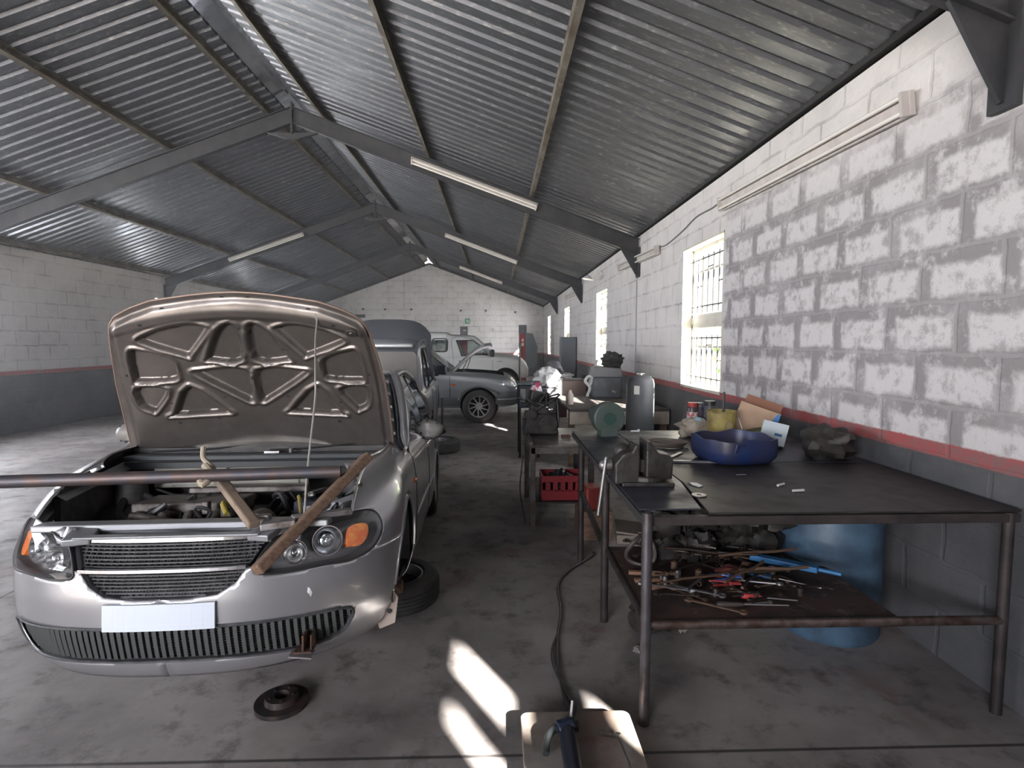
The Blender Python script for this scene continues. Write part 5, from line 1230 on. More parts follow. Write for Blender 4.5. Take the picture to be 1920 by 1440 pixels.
# coiled hose, folding rule, chisel, cigarette-like white sticks, metal slip
b = MB()
for k in range(5): b.tube([((.115 + .010 * k) * math.cos(a), (.085 + .008 * k) * math.sin(a), .010 + .007 * k + .004 * math.sin(2 * a + k)) for a in [2 * PI * q / 30 for q in range(30)]], .0055, 6, closed=True)
put(b, 'coiled_cable', mat('brown grey hose', (.15, .125, .11), .6), 'loosely coiled brown grey cable lying behind the vise', 'cable', (1.26, 4.05, BT), smooth=True)
b = MB(); b.box((0, 0, .005), (.20, .028, .008)); b.box((0, 0, .0095), (.19, .016, .002)); put(b, 'steel_rule', L['steel'], 'bright steel rule lying slanted beside the coiled cable', 'rule', (1.22, 3.72, BT), R(52), bevel=.001)
b = MB(); b.box((0, 0, .008), (.10, .035, .012), top=(.8, .6)); put(b, 'chisel', mat('white handled plastic', (.62, .62, .64), .4), 'short white handled scraper lying left of the steel rule', 'scraper', (1.10, 3.80, BT), R(-48), bevel=.003)
b = MB(); b.bar((1.08, 3.52, BT + .006), (1.42, 3.49, BT + .006), .03, .012); tag(b.build('steel_strip', mat('light steel strip', (.28, .28, .32), .4, .5)), 'flat grey steel strip along the seam of the bench plates', 'strip')
b = MB(); b.prism([(-.02, -.045), (.015, -.03), (.025, .03), (-.005, .05), (-.022, .01)], .004, h0=.0); put(b, 'metal_offcut', mat('bright offcut', (.50, .50, .58), .35, .3), 'small bright metal offcut lying right of the vise foot', 'offcut', (1.08, 2.94, BT), R(20))
b = MB(); b.lathe([(.012, 0), (.036, 0), (.036, .004), (.012, .004)], n=22, close=True); put(b, 'washer', L['steel'], 'flat steel washer lying near the front edge of the workbench', 'washer', (1.02, 2.74, BT))
for k, (x, y, r_) in enumerate(((1.53, 2.92, 35), (1.56, 2.80, 8))):
    b = MB(); b.cyl((-.032, 0, .007), (.032, 0, .007), .007, 10); put(b, 'white_plug', mat('off white plug', (.55, .54, .52), .5), ('white plastic plug on the bench front right, the one farther back', 'white plastic plug on the bench front right, the one nearer the edge')[k], 'plug', (x, y, BT - .002), R(r_), smooth=True)
b = MB(); b.cyl((-.03, 0, .004), (.03, 0, .004), .003, 6); put(b, 'nail', L['steel'], 'thin pale nail lying in front of the blue basin', 'nail', (1.42, 3.16, BT - .002), R(4))
b = MB(); b.sphere((.02, 0, .012), .014, 10, 6); b.cyl((-.05, 0, .008), (.01, 0, .008), .008, 8); put(b, 'spark_plug', mat('white ceramic', (.8, .8, .8), .2), 'white spark plug at the far edge of the bench beside the grinder', 'spark plug', (1.20, 4.72, BT), R(5), smooth=True)
# bench grinder (green, round guard)
gr = thing('bench_grinder', 'green round-cased bench grinder on the far left corner of the big workbench', 'grinder', (.92, 4.55, BT), R(8))
gm = mat('green hammered paint', (.07, .105, .09), .5, .2, c2=(.10, .115, .115), scale=8, lo=.4, hi=.7)
b = MB(); b.lathe([(0, -.05), (.125, -.05), (.135, -.04), (.135, .04), (.125, .05), (0, .05)], (0, 0, .145), (R(90), 0, 0), 36); b.box((0, 0, .04), (.15, .12, .08), top=(.8, 1)); b.build('wheel_guard', gm, gr, smooth=True, bevel=.003)
b = MB(); b.cyl((0, -.06, .145), (0, -.05, .145), .05, 24); b.cyl((.0, -.065, .145), (0, -.055, .145), .018, 12); b.build('hub_cover', mat('dark green', (.03, .07, .06), .5), gr, smooth=True)
b = MB(); b.lathe([(.105, -.056), (.118, -.056), (.118, -.05), (.105, -.05)], (0, 0, .145), (R(90), 0, 0), 36, close=True); b.build('guard_rim', mat('pale green rim', (.22, .28, .26), .4), gr, smooth=True)
b = MB(); b.cyl((0, .05, .145), (0, .30, .145), .075, 24); b.build('motor_housing', gm, gr, smooth=True)

# ---- tools heaped on the bench shelf
random.seed(11)
tool_dark = mat('oily tool steel', (.055, .053, .055), .4, .8, c2=(.10, .07, .05), scale=12); tool_rust = mat('rusty tool', (.13, .08, .055), .7, .4); tool_br = mat('bright tool steel', (.42, .42, .44), .3, .9)
def spanner(l):
    b = MB(); w = l * .045
    b.box((0, 0, .004), (l * .8, w, .006)); 
    b.lathe([(l * .035, 0), (l * .065, 0), (l * .065, .010), (l * .035, .010)], (l * .43, 0, 0), None, 14, close=True)
    pts = [(l * -.40, -w * .8), (l * -.44, -w * 1.5), (l * -.52, -w * 1.3), (l * -.50, -w * .5), (l * -.45, -w * .3), (l * -.45, w * .3), (l * -.50, w * .5), (l * -.52, w * 1.3), (l * -.44, w * 1.5), (l * -.40, w * .8)]
    b.prism(pts, .010, h0=0); return b
def rod(l, r): b = MB(); b.tube([(-l / 2, 0, r), (-l / 6, .006, r + .003), (l / 5, -.004, r), (l / 2, .01, r)], r, 8); return b
def heap(n, x0, x1, y0, y1, mk, name, mats, lab, cat, group, z0=SH + .008, zr=.05):
    for k in range(n):
        b = mk(k); m = mats[k % len(mats)]; x = random.uniform(x0, x1); y = random.uniform(y0, y1)
        o = b.build(name, m, bevel=0, auto=40); o.location = (x, y, z0 + random.uniform(0, zr)); o.rotation_euler = (R(random.uniform(-8, 8)), R(random.uniform(-5, 5)), R(random.uniform(-60, 60)))
        fin = {'oily tool steel': 'oily dark', 'rusty tool': 'rusty brown', 'bright tool steel': 'bright bare', 'red paint': 'red gripped', 'blue plastic': 'blue gripped'}[m.name]
        sz = max(o.dimensions); big = 'long' if sz > .28 else 'short' if sz < .20 else 'mid-sized'
        if cat == 'socket': big = 'wide' if sz > .045 else 'narrow'
        lr = 'left' if x < .98 else 'middle left' if x < 1.18 else 'middle right' if x < 1.38 else 'right'; fb = 'front' if y < 2.85 else 'centre' if y < 3.08 else 'back'
        tag(o, '%s %s %s at %s %s of the tools on the bench shelf' % (big, fin, cat, lr, fb), cat, group)
heap(34, .86, 1.62, 2.56, 3.30, lambda k: spanner(random.uniform(.16, .30)), 'spanner', [tool_dark, tool_rust, tool_dark, tool_br], 'oily open-ended spanner in the jumble of tools on the bench shelf', 'spanner', 'spanners on the bench shelf')
heap(16, .95, 1.5, 2.75, 3.30, lambda k: rod(random.uniform(.25, .5), random.uniform(.005, .010)), 'steel_bar', [tool_dark, tool_dark, tool_rust], 'dark steel bar among the tools on the bench shelf', 'bar', 'steel bars on the bench shelf', zr=.10)
def socket(k): r = random.uniform(.012, .022); b = MB(); b.lathe([(r * .6, 0), (r, 0), (r, .04), (r * .6, .04), (r * .6, .01)], (0, 0, 0), (R(random.choice([0, 90])), 0, 0), 14); return b
heap(18, .82, 1.6, 2.58, 3.2, socket, 'socket', [tool_br, tool_dark, tool_dark, tool_rust], 'small steel socket among the tools on the bench shelf', 'socket', 'sockets on the bench shelf', z0=SH + .03, zr=.02)
def plier(k):
    b = MB(); b.tube(rpath([(-.10, .035, .01), (-.04, .025, .01), (0, 0, .01), (.05, -.008, .01)], 4), .006, 8); b.tube(rpath([(-.10, -.035, .012), (-.04, -.025, .012), (0, 0, .012), (.05, .008, .012)], 4), .006, 8); b.cyl((0, 0, .0), (0, 0, .02), .012, 10); return b
heap(7, .85, 1.55, 2.6, 3.1, plier, 'pliers', [tool_rust, tool_dark, L['redp'], L['blueplastic']], 'worn pliers among the tools on the bench shelf', 'pliers', 'pliers on the bench shelf', z0=SH + .03)
def screwdriver(x, y, rz, hm, lab, z=SH + .03, l=.26):
    b = MB(); b.cyl((0, 0, .012), (l * .62, 0, .010), .0035, 8); o = b.build('screwdriver', tool_br, smooth=True); o.location = (x, y, z); o.rotation_euler = (0, 0, rz); tag(o, lab, 'screwdriver')
    b = MB(); b.tube([(-l * .38, 0, .012), (-l * .33, 0, .012), (-l * .1, 0, .012), (0, 0, .012)], [.010, .014, .012, .007], 10); b.build('handle', hm, o, smooth=True)
screwdriver(1.30, 2.62, R(-12), mat('red handle', (.45, .05, .05), .35), 'red handled screwdriver near the front rail of the bench shelf')
screwdriver(1.18, 2.55, R(-3), mat('dark handle', (.05, .04, .04), .4), 'long dark handled screwdriver right at the front rail of the bench shelf', l=.34)
screwdriver(1.48, 2.84, R(-35), mat('blue handle', (.03, .16, .42), .35), 'blue handled screwdriver at the right of the bench shelf', l=.34)
b = MB(); b.bar((-.17, 0, .015), (.17, 0, .02), .055, .03); b.cyl((.17, -.0, .02), (.28, 0, .02), .012, 8); put(b, 'caulking_gun', mat('bright blue tool paint', (.03, .15, .35), .4), 'bright blue long tool lying slanted at the right end of the bench shelf', 'tool', (1.58, 2.96, SH + .06), R(-38), bevel=.006)
b = blob((0, 0, .03), .06, (1.6, 1, .45), amp=.2, seed=12); put(b, 'red_rag', mat('dark red cloth', (.16, .04, .035), .9), 'dark red rag in the middle of the tools on the shelf', 'rag', (1.26, 2.90, SH + .02), R(20), smooth=True)
b = MB(); b.tube([(.92, 3.30, SH + .10), (1.2, 3.31, SH + .115), (1.5, 3.30, SH + .11), (1.66, 3.28, SH + .10)], .008, 8); tag(b.build('long_steel_rod', tool_br if False else mat('grey rod steel', (.2, .2, .2), .4, .7), smooth=True), 'long straight grey rod lying along the back of the bench shelf', 'rod')
b = MB(); b.tube([(.085 * math.cos(a), .03 * math.sin(2 * a), .085 + .085 * math.sin(a)) for a in [2 * PI * k / 40 for k in range(40)]], [.012] * 40, 8, closed=True); put(b, 'bent_hoop', mat('grey hoop strap', (.10, .085, .08), .5, .3), 'grey metal hoop standing on the left end of the bench shelf', 'hoop', (.83, 3.12, SH + .008), R(10), smooth=True)
o = carton('card_tray', mat('old card tray', (.17, .145, .12), .85), .26, .24, .055, 'flat dusty cardboard tray on the left end of the shelf behind the hoop', (.90, 3.50, SH + .03), (0, 0, R(-8)))
b = MB(); b.box((.0, 0, .062), (.27, .25, .012), (0, R(6), 0)); b.build('lid', _M['old card tray'], o)
for k in range(3):
    b = MB(); b.box((0, 0, .012), (.14, .024, .018)); put(b, 'wood_offcut', mat('split wood', (.24, .13, .08), .8), 'pale wooden offcut at the left end of the bench shelf, ' + ('farthest back of the three', 'middle of the three', 'nearest of the three')[k], 'wood', (.80 + .01 * k, 2.98 - .09 * k, SH + .008), R(-10 + 14 * k), 'wooden offcuts on the bench shelf')
random.seed(21)
for k in range(22):
    b = blob((0, 0, .05), .075, (random.uniform(.8, 1.5), random.uniform(.8, 1.3), random.uniform(.6, 1.3)), 12, 8, amp=.3, seed=k * 3 + 2); b.cyl((0, 0, .04), (.03, .05, .10), .022, 10)
    put(b, 'engine_part', _M['dark greasy casting'], '%s black greasy engine part at the back of the bench shelf, %s' % (('lower', 'upper')[k % 2], ('near its left end', 'left of its middle', 'at its middle', 'right of its middle', 'near its right end')[min(4, int(k * 5 / 22))]), 'engine part', (.96 + .70 * k / 21, random.uniform(3.14, 3.36), SH + .01 + (.16 if k % 2 else 0) + random.uniform(0, .03)), random.uniform(0, 6), 'greasy parts at the back of the bench shelf', auto=40)
b = MB(); b.lathe([(0, 0), (.27, 0), (.285, .03), (.285, .28), (.292, .30), (.285, .32), (.285, .58), (.292, .60), (.285, .62), (.285, .84), (.26, .87), (0, .87)], n=36); put(b, 'plastic_drum', mat('light blue plastic', (.07, .13, .20), .5, c2=(.04, .07, .11), scale=4), 'tall light blue plastic drum standing under the right part of the workbench', 'drum', (2.04, 3.30, 0), smooth=True)
# below the shelf: gearbox lump and pale rag
gb = blob((0, 0, .10), .13, (1.1, 1.0, .8), amp=.2, seed=31); gb.cyl((-.05, -.05, .1), (-.16, -.12, .1), .06, 14); gb.cyl((.0, 0, .15), (.05, .0, .24), .04, 12)
put(gb, 'gearbox', _M['dark greasy casting'], 'black greasy gearbox lying on the floor beneath the bench shelf', 'gearbox', (.98, 3.3, 0), auto=40)
b = blob((0, 0, .08), .08, (.8, .8, 1.4), amp=.3, seed=33, f=3); put(b, 'rag', mat('pale grubby cloth', (.22, .20, .17), .9), 'pale grubby rag draped on the gearbox below the shelf', 'rag', (1.10, 3.14, .10), smooth=True)
b = blob((0, 0, .016), .02, (1.4, 1, .7), amp=.35, seed=41, f=3); put(b, 'paper_scrap', mat('grey scrap', (.2, .19, .18), .9), 'small crumpled grey scrap on the floor left of the front bench leg', 'scrap', (.80, 3.02, 0), smooth=True)

# ================================================================= small table behind the bench
TB = .78
tb = thing('small_table', 'small steel table with a pale top standing beyond the big workbench', 'table', (0, 0, 0))
tm = mat('worn pale table top', (.16, .15, .13), .35, .3, c2=(.06, .055, .05), scale=4, lo=.35, hi=.6, c3=(.34, .32, .30), s3=3, lo3=.55, hi3=.75)
b = MB(); b.box((.62, 5.72, TB - .01), (.60, 1.06, .02)); b.build('tabletop', tm, tb, bevel=.003)
tl = mat('grey table frame', (.13, .125, .12), .5, .4, c2=(.08, .06, .05), scale=7)
b = MB(); b.bar((.33, 5.20, TB - .05), (.91, 5.20, TB - .05), .03, .06); b.build('apron', tl, tb)
b = MB(); b.bar((.33, 5.20, TB + .005), (.33, 6.24, TB + .005), .03, .05); b.build('edge_angle', tl, tb)
for x, y in ((.345, 5.21), (.90, 5.21), (.345, 6.22), (.90, 6.22)): b = MB(); b.box((x, y, (TB - .02) / 2), (.05, .05, TB - .02)); b.build('leg', tl if x < .5 else rust_leg, tb, bevel=.003)
b = MB(); b.box((0, 0, .002), (.30, .50, .004)); put(b, 'metal_sheet', mat('pale bare sheet', (.42, .40, .38), .4, .2, c2=(.2, .18, .16), scale=5), 'thin pale metal sheet lying on the small table right of the engine', 'sheet', (.78, 5.55, TB), R(-6))
b = MB(); b.box((.62, 5.72, .22), (.56, 1.0, .015)); b.build('shelf', rust_leg, tb)
def crate(lab, loc, rz, m):
    w, d, h, t = .40, .30, .24, .012; b = MB()
    b.box((0, 0, .01), (w, d, .015))
    for sx, sy, ww, dd in ((0, -d / 2, w, t), (0, d / 2, w, t), (-w / 2, 0, t, d), (w / 2, 0, t, d)):
        b.box((sx, sy, .055), (ww, dd, .10)); b.box((sx, sy, h - .03), (ww, dd, .06))
        n = 5
        for k in range(n):
            f = (k + .5) / n - .5; b.box((sx + (f * ww * .9 if ww > dd else 0), sy + (f * dd * .9 if dd > ww else 0), h / 2 + .02), (ww * .12 if ww > dd else t, dd * .12 if dd > ww else t, .10))
    return put(b, 'plastic_crate', m, lab, 'crate', loc, rz, bevel=.003)
crate('red plastic crate on the low shelf of the small table', (.64, 5.42, .228), 0, mat('red crate plastic', (.26, .018, .025), .45))
b = blob((0, 0, .12), .13, (1.1, .9, .9), amp=.25, seed=50); put(b, 'bin_bag', mat('black bag', (.012, .012, .015), .35), 'black plastic bag stuffed in the red crate', 'bag', (.62, 5.42, .26), smooth=True)
b = MB(); b.box((0, 0, .1), (.16, .2, .2)); put(b, 'fuel_can', mat('dull red can', (.25, .04, .035), .45), 'dull red metal can on the floor between the small table and the workbench', 'can', (.86, 4.95, .26), R(10), bevel=.015)
b = MB(); b.box((0, 0, .13), (.30, .30, .26)); put(b, 'wooden_block', L['wood'], 'dark wooden block on the floor below the dull red can', 'block', (.88, 4.95, 0), 0, bevel=.01)
b = MB(); b.box((0, 0, .012), (.09, .05, .024)); put(b, 'brick_piece', mat('brown brick', (.12, .07, .055), .9), 'small dark brown block on the pale table top', 'block', (.71, 5.62, TB + .004), R(5), bevel=.003)
# stripped engine on the table
en = thing('engine', 'dark stripped engine with pulleys sitting on the small table', 'engine', (.47, 5.98, TB)); en.scale = (1.35, 1.0, 1.1)
ed = mat('greasy engine iron', (.03, .03, .035), .5, .5, c2=(.07, .065, .06), scale=14)
b = MB(); b.box((0, 0, .10), (.28, .40, .20), top=(.8, .95)); b.box((.02, .0, .25), (.20, .36, .12)); b.build('block', ed, en, bevel=.015)
b = MB(); b.lathe([(0, -.02), (.07, -.02), (.07, -.008), (.06, 0), (.07, .008), (.07, .02), (0, .02)], (.05, -.24, .12), (R(90), 0, 0), 24); b.build('pulley', ed, en, smooth=True)
b = MB(); b.lathe([(0, -.02), (.045, -.02), (.04, 0), (.045, .02), (0, .02)], (-.08, -.23, .20), (R(90), 0, 0), 20); b.build('pulley', ed, en, smooth=True)
b = MB(); b.sphere((.07, -.20, .24), .022, 12, 8); b.sphere((.045, -.19, .265), .012, 10, 6); b.build('ball_joint', L['chrome'], en, smooth=True)
b = MB()
random.seed(8)
for k in range(7): b.tube(rpath([(random.uniform(-.13, .13), -.1, .3), (random.uniform(-.18, .16), random.uniform(-.2, 0), random.uniform(.3, .42)), (random.uniform(-.18, .18), -.2, random.uniform(.1, .3))], 5), random.choice([.008, .014]), 7)
b.build('hoses', L['black'], en, smooth=True)
b = MB(); b.box((-.05, .0, .36), (.12, .22, .10), (0, .2, .3)); b.cyl((-.12, -.1, .30), (-.12, -.1, .44), .04, 12); b.build('intake', mat('grey alloy part', (.14, .14, .14), .5, .6), en, bevel=.01)
b = MB(); b.sphere((.12, .12, .28), .07, 14, 8, (1, 1, .8)); b.build('cover', ed, en, smooth=True)

# ================================================================= cluttered bench farther down the wall
b2 = thing('long_bench', 'long cluttered bench with a pale front board farther down the right wall', 'workbench', (0, 0, 0))
b = MB(); b.box((1.72, 9.0, .80), (1.40, 2.6, .04)); b.build('benchtop', mat('dark bench wood', (.07, .06, .058), .7, c2=(.04, .035, .03), scale=6), b2, bevel=.004)
b = MB(); b.box((1.72, 7.72, .69), (1.40, .03, .18)); b.build('front_board', mat('pale board', (.36, .31, .27), .8, c2=(.27, .23, .2), scale=5), b2, bevel=.004)
for x, y in ((1.06, 7.78), (2.36, 7.78), (1.06, 10.2), (2.36, 10.2)): b = MB(); b.box((x, y, .39), (.08, .08, .78)); b.build('leg', L['wood'], b2)
Z2 = .82
# sun-bright crumpled white sheet/bag, sitting in the window light
random.seed(17)
b = blob((0, 0, .15), .19, (1.05, 1.0, .90), 30, 20, amp=.25, seed=61, f=2.2); put(b, 'white_sack', mat('white woven sack', (.78, .78, .78), .7), 'crumpled white sack in bright window light at the near left of the far clutter', 'sack', (.86, 9.42, 1.0), R(10), smooth=True)
b = MB(); b.lathe([(0, 0), (.2, 0), (.2, .96), (.19, .975), (0, .97)], n=28); put(b, 'oil_drum', mat('dark oil drum', (.05, .05, .06), .5), 'dark oil drum under the bright white sack', 'drum', (.86, 9.42, 0), smooth=True)
tr = thing('parts_trolley', 'dark blue grey parts trolley standing in front of the off-roader nose', 'trolley', (.50, 8.6, 0))
b = MB(); b.box((0, 0, .93), (.34, .50, .34)); b.build('cabinet', mat('dark blue grey steel', (.018, .024, .036), .5), tr, bevel=.02)
b = MB(); b.box((0, 0, 1.12), (.38, .54, .03)); b.build('tray', mat('grey tray', (.12, .13, .14), .4, .3), tr, bevel=.008)
for x in (-.14, .14):
    for y in (-.22, .22): b = MB(); b.cyl((x, y, 0), (x, y, .78), .018, 8); b.build('leg', L['black'], tr)
b = MB()
b.grid(10, 12, lambda u, v: (.52 + .16 * u + .012 * math.sin(9 * v + 3 * u), 8.335 + .015 * math.sin(7 * u + 5 * v), 1.145 - .22 * v - .05 * math.sin(3 * u) * v)); tag(b.build('red_white_cloth', mat('red white cloth', (.72, .70, .74), .85, c2=(.45, .04, .10), scale=7, lo=.50, hi=.55), fixn=False, solid=.004, auto=60), 'red and white cloth hanging down the front of the parts trolley', 'cloth')
b = MB(); b.cyl((0, 0, 0), (.0, 0, .55), .013, 8); b.cyl((0, 0, .53), (0, 0, .60), .018, 10); put(b, 'jack_handle', L['black'], 'thin black jack handle standing upright beside the off-roader headlight', 'jack handle', (.30, 8.5, 1.06 - .0), smooth=True)
bpy.data.objects['jack_handle'].location = (.36, 8.46, 1.135)
b = MB(); b.lathe([(0, 0), (.055, 0), (.06, .14), (.03, .18), (.03, .21), (0, .21)], n=18); put(b, 'jug', mat('beige jug', (.42, .36, .32), .6), 'beige plastic jug below the bright white sack', 'jug', (1.10, 8.3, Z2), smooth=True)
o = carton('cardboard_box', mat('dark brown box card', (.19, .14, .13), .85), .42, .40, .25, 'flat brown box behind the beige jug on the long bench', (1.36, 9.95, Z2), (0, 0, R(4)))  # box card is one even dark brown
random.seed(29)
b = MB()
for k in range(7): p = (1.36 + random.uniform(-.15, .15), 9.95 + random.uniform(-.1, .1)); b.box((p[0], p[1], Z2 + .256 + .004 * k), (.2, .12, .004), (0, R(random.uniform(-6, 6)), random.uniform(0, 3)))
tag(b.build('papers', mat('pale papers', (.55, .54, .54), .8)), 'loose pale papers spread on the flat brown box', 'papers'); bpy.data.objects['papers']['kind'] = 'stuff'
mc = thing('machine', 'bulky dark grey machine in the middle of the long bench', 'machine', (1.87, 9.5, Z2), R(-4)); mc.scale = (1.1, 1.1, 1.05)
b = MB(); b.box((0, 0, .16), (.44, .5, .32)); b.build('housing', mat('blue grey housing', (.10, .11, .13), .5, c2=(.06, .065, .075), scale=5), mc, bevel=.02)
b = MB(); b.prism([(-.25, .32), (.24, .32), (.22, .46), (-.2, .50)], .22, lambda a, c, d: (a, d, c), h0=-.22); b.build('upper_cover', mat('lighter grey cover', (.20, .20, .22), .5), mc, bevel=.02)
b = MB(); b.box((.1, -.26, .10), (.06, .01, .03), (0, R(20), 0)); b.build('plate', L['steel'], mc)
b = MB(); b.tube(rpath([(-.30, -.2, .02), (-.26, -.2, .16), (-.33, -.2, .26), (-.28, -.2, .34), (-.22, -.2, .30), (-.26, -.2, .20)], 6), .022, 8); b.build('white_arm', mat('white bent arm', (.62, .64, .66), .5), mc, smooth=True)
b = MB(); b.bar((-.27, -.1, .2), (-.14, -.1, .60), .03, .05, (0, 1, 0)); b.build('lever', mat('pale lever', (.5, .5, .5), .5), mc)
b = blob((0, 0, .12), .15, (1.2, .9, .9), amp=.3, seed=71, f=3); put(b, 'parts_heap', L['rubber'], 'dark lumpy bundle lying on top of the bulky grey machine', 'bundle', (1.98, 9.5, Z2 + .50), smooth=True)
# dark upright tank with a label
tk = thing('gas_tank', 'dark upright tank with a small pale label between the long bench and workbench', 'tank', (1.90, 7.30, 0))
b = MB(); b.lathe([(0, 0), (.18, 0), (.185, .03), (.185, 1.20), (.17, 1.26), (.13, 1.30), (0, 1.32)], n=32); b.build('shell', mat('dark tank paint', (.028, .032, .034), .6, c2=(.045, .045, .05), scale=4), tk, smooth=True)
b = MB(); b.box((-.09, -.168, 1.13), (.07, .006, .11), (0, 0, R(-28))); b.build('label', mat('grubby label', (.45, .44, .40), .7), tk)
b = MB(); b.cyl((0, 0, 1.31), (0, 0, 1.34), .03, 12); b.cyl((-.05, 0, 1.33), (.05, 0, 1.33), .012, 8); b.build('valve', L['steel'], tk)
b = MB(); b.box((0, 0, .45), (.36, .42, .90)); put(b, 'steel_cabinet', mat('dark olive cabinet', (.05, .055, .052), .55), 'low dark steel cabinet against the wall next to the dark tank', 'cabinet', (2.24, 5.85, 0), bevel=.01)
# distant clutter
b = MB(); b.box((0, 0, .95), (.45, .5, 1.9)); put(b, 'tall_cupboard', mat('grey cupboard paint', (.17, .19, .21), .5), 'tall grey cupboard against the right wall before the fourth window', 'cupboard', (2.2, 17.2, 0), bevel=.01)  # cupboard paint is one even grey
b = MB(); b.box((0, 0, .86), (.7, .9, .04)); b.box((0, 0, .42), (.6, .8, .84)); put(b, 'white_table', mat('white table board', (.7, .7, .7), .6), 'white topped cabinet far down the aisle by the right wall', 'table', (1.75, 15.4, 0), bevel=.01)
b = MB(); b.lathe([(0, 0), (.10, 0), (.10, .25), (0, .26)], n=20); put(b, 'white_canister', L['white'], 'white canister standing on the white topped cabinet', 'canister', (1.62, 15.15, .885), smooth=True)
b = MB(); b.box((0, 0, .45), (.7, .6, .9)); put(b, 'tool_chest', mat('dark red chest', (.10, .05, .05), .5), 'dark chest standing behind the parts trolley beside the lift', 'chest', (1.3, 13.2, 0), bevel=.02)
b = blob((0, 0, .2), .26, (1.1, .8, .8), amp=.25, seed=81); put(b, 'tarpaulin', mat('dark tarpaulin', (.06, .06, .07), .7), 'dark tarpaulin bundled on top of the dark chest', 'tarpaulin', (1.3, 13.2, .88), smooth=True)
b = MB(); b.lathe([(0, 0), (.09, 0), (.09, .22), (.05, .27), (.05, .30), (0, .30)], n=18); put(b, 'oil_bottle', L['white'], 'white oil bottle at the back of the long bench behind the machine', 'bottle', (1.85, 10.15, Z2), smooth=True)
b = MB(); b.lathe([(0, 0), (.07, 0), (.07, .3), (0, .31)], n=18); put(b, 'paint_can', L['white'], 'tall white can beside the flat brown box on the long bench', 'can', (1.10, 9.75, Z2), smooth=True)

# ================================================================= lights, lamp, signs
tube_m = mat('unlit fluorescent tube', (.78, .76, .72), .25); batten_m = mat('light fitting enamel', (.58, .55, .52), .4, c2=(.48, .44, .42), scale=5)
def tube_light(a, c, lab, tilt=(0, 0, -1), tubes=2, w=.10):
    a, c = Vector(a), Vector(c); d = (c - a).normalized(); up = Vector(tilt); side = d.cross(up).normalized(); o = thing('tube_light', lab, 'light fitting', tuple((a + c) / 2), group='fluorescent light fittings')
    a, c = a - Vector(o.location), c - Vector(o.location)
    b = MB(); b.bar(a, c, w, .035, up); b.build('batten', batten_m, o, bevel=.004)
    for k in range(tubes):
        s_ = side * (w * .32 * (1 if k else -1)) if tubes == 2 else side * 0
        b = MB(); b.cyl(a + d * .03 + s_ + up * .045, c - d * .03 + s_ + up * .045, .014, 12); b.build('tube', tube_m, o, smooth=True)
    for e in (a + d * .02, c - d * .02):
        b = MB(); b.bar(e - d * .012 + up * .03, e + d * .012 + up * .03, w, .06, up); b.build('end_cap', batten_m, o)
    return o
nd = Vector((0, -.6, -.8)).normalized()
tube_light((-1.38, 9.46, 4.73), (.69, 9.46, 3.99), 'long twin tube fitting fixed below the nearest roof truss right of the ridge', nd)
tube_light((-1.40, 15.82, 4.72), (.60, 15.82, 3.97), 'twin tube fitting below the second roof truss right of the ridge', nd)
tube_light((-7.33, 15.82, 4.01), (-5.28, 15.82, 4.72), 'twin tube fitting below the second roof truss left of the ridge', nd)
tube_light((-1.41, 22.16, 4.68), (.26, 22.16, 4.06), 'small-looking tube fitting below the farthest roof truss right of the ridge', nd)
wn_ = Vector((-1, 0, -.15)).normalized()
tube_light((2.425, 3.3, 3.14), (2.425, 6.05, 3.22), 'long twin tube fitting on the blotchy wall at upper right', wn_, w=.14)
tube_light((2.425, 8.4, 3.12), (2.425, 11.0, 3.20), 'twin tube fitting on the white wall above and past the nearest window', wn_, w=.14)
tube_light((2.425, 16.5, 3.22), (2.425, 19.3, 3.26), 'far twin tube fitting on the right wall beyond the second truss', wn_, w=.14)
lp = thing('wall_lamp', 'small white swan-neck wall lamp above the second visible window', 'lamp', (2.44, 13.0, 3.22))
b = MB(); b.tube(rpath([(0, 0, .10), (-.08, 0, .16), (-.18, 0, .06), (-.26, 0, .02)], 5), .012, 8); b.cyl((.01, 0, .1), (-.02, 0, .1), .05, 14); b.build('arm', L['white'], lp, smooth=True)
b = MB(); b.lathe([(.03, .06), (.09, .02), (.14, -.03), (.12, -.035), (.03, .03)], (-.32, 0, .0), (0, R(10), 0), 20); b.build('lamp_shade', mat('bright white enamel', (.8, .8, .8), .4), lp, smooth=True)
# exit sign: running figure on green
ex = thing('exit_sign', 'small green exit sign with a white running figure on the far gable wall', 'sign', (-1.44, YF - .02, 2.80))
b = MB(); b.box((0, 0, 0), (.26, .02, .26)); b.build('sign_board', mat('sign green', (.02, .26, .13), .5), ex)
b = MB(); b.sphere((-.045, -.013, .075), .02, 10, 6, (1, .3, 1)); b.bar((-.03, -.014, .05), (.02, -.014, -.02), .006, .04, (0, 1, 0)) if False else None
for p, q, w_ in (((-.03, .055), (.01, -.02), .035), ((.01, -.02), (-.03, -.06), .022), ((-.03, -.06), (-.07, -.065), .02), ((.01, -.02), (.045, -.06), .022), ((.045, -.06), (.07, -.10), .02), ((-.025, .04), (-.08, .02), .016), ((-.01, .045), (.04, .02), .016)):
    b.bar((p[0], -.014, p[1]), (q[0], -.014, q[1]), w_, .006, (0, 1, 0))
b.box((.085, -.012, 0), (.02, .006, .2)); b.build('running_figure', mat('sign white', (.75, .8, .76), .5), ex)
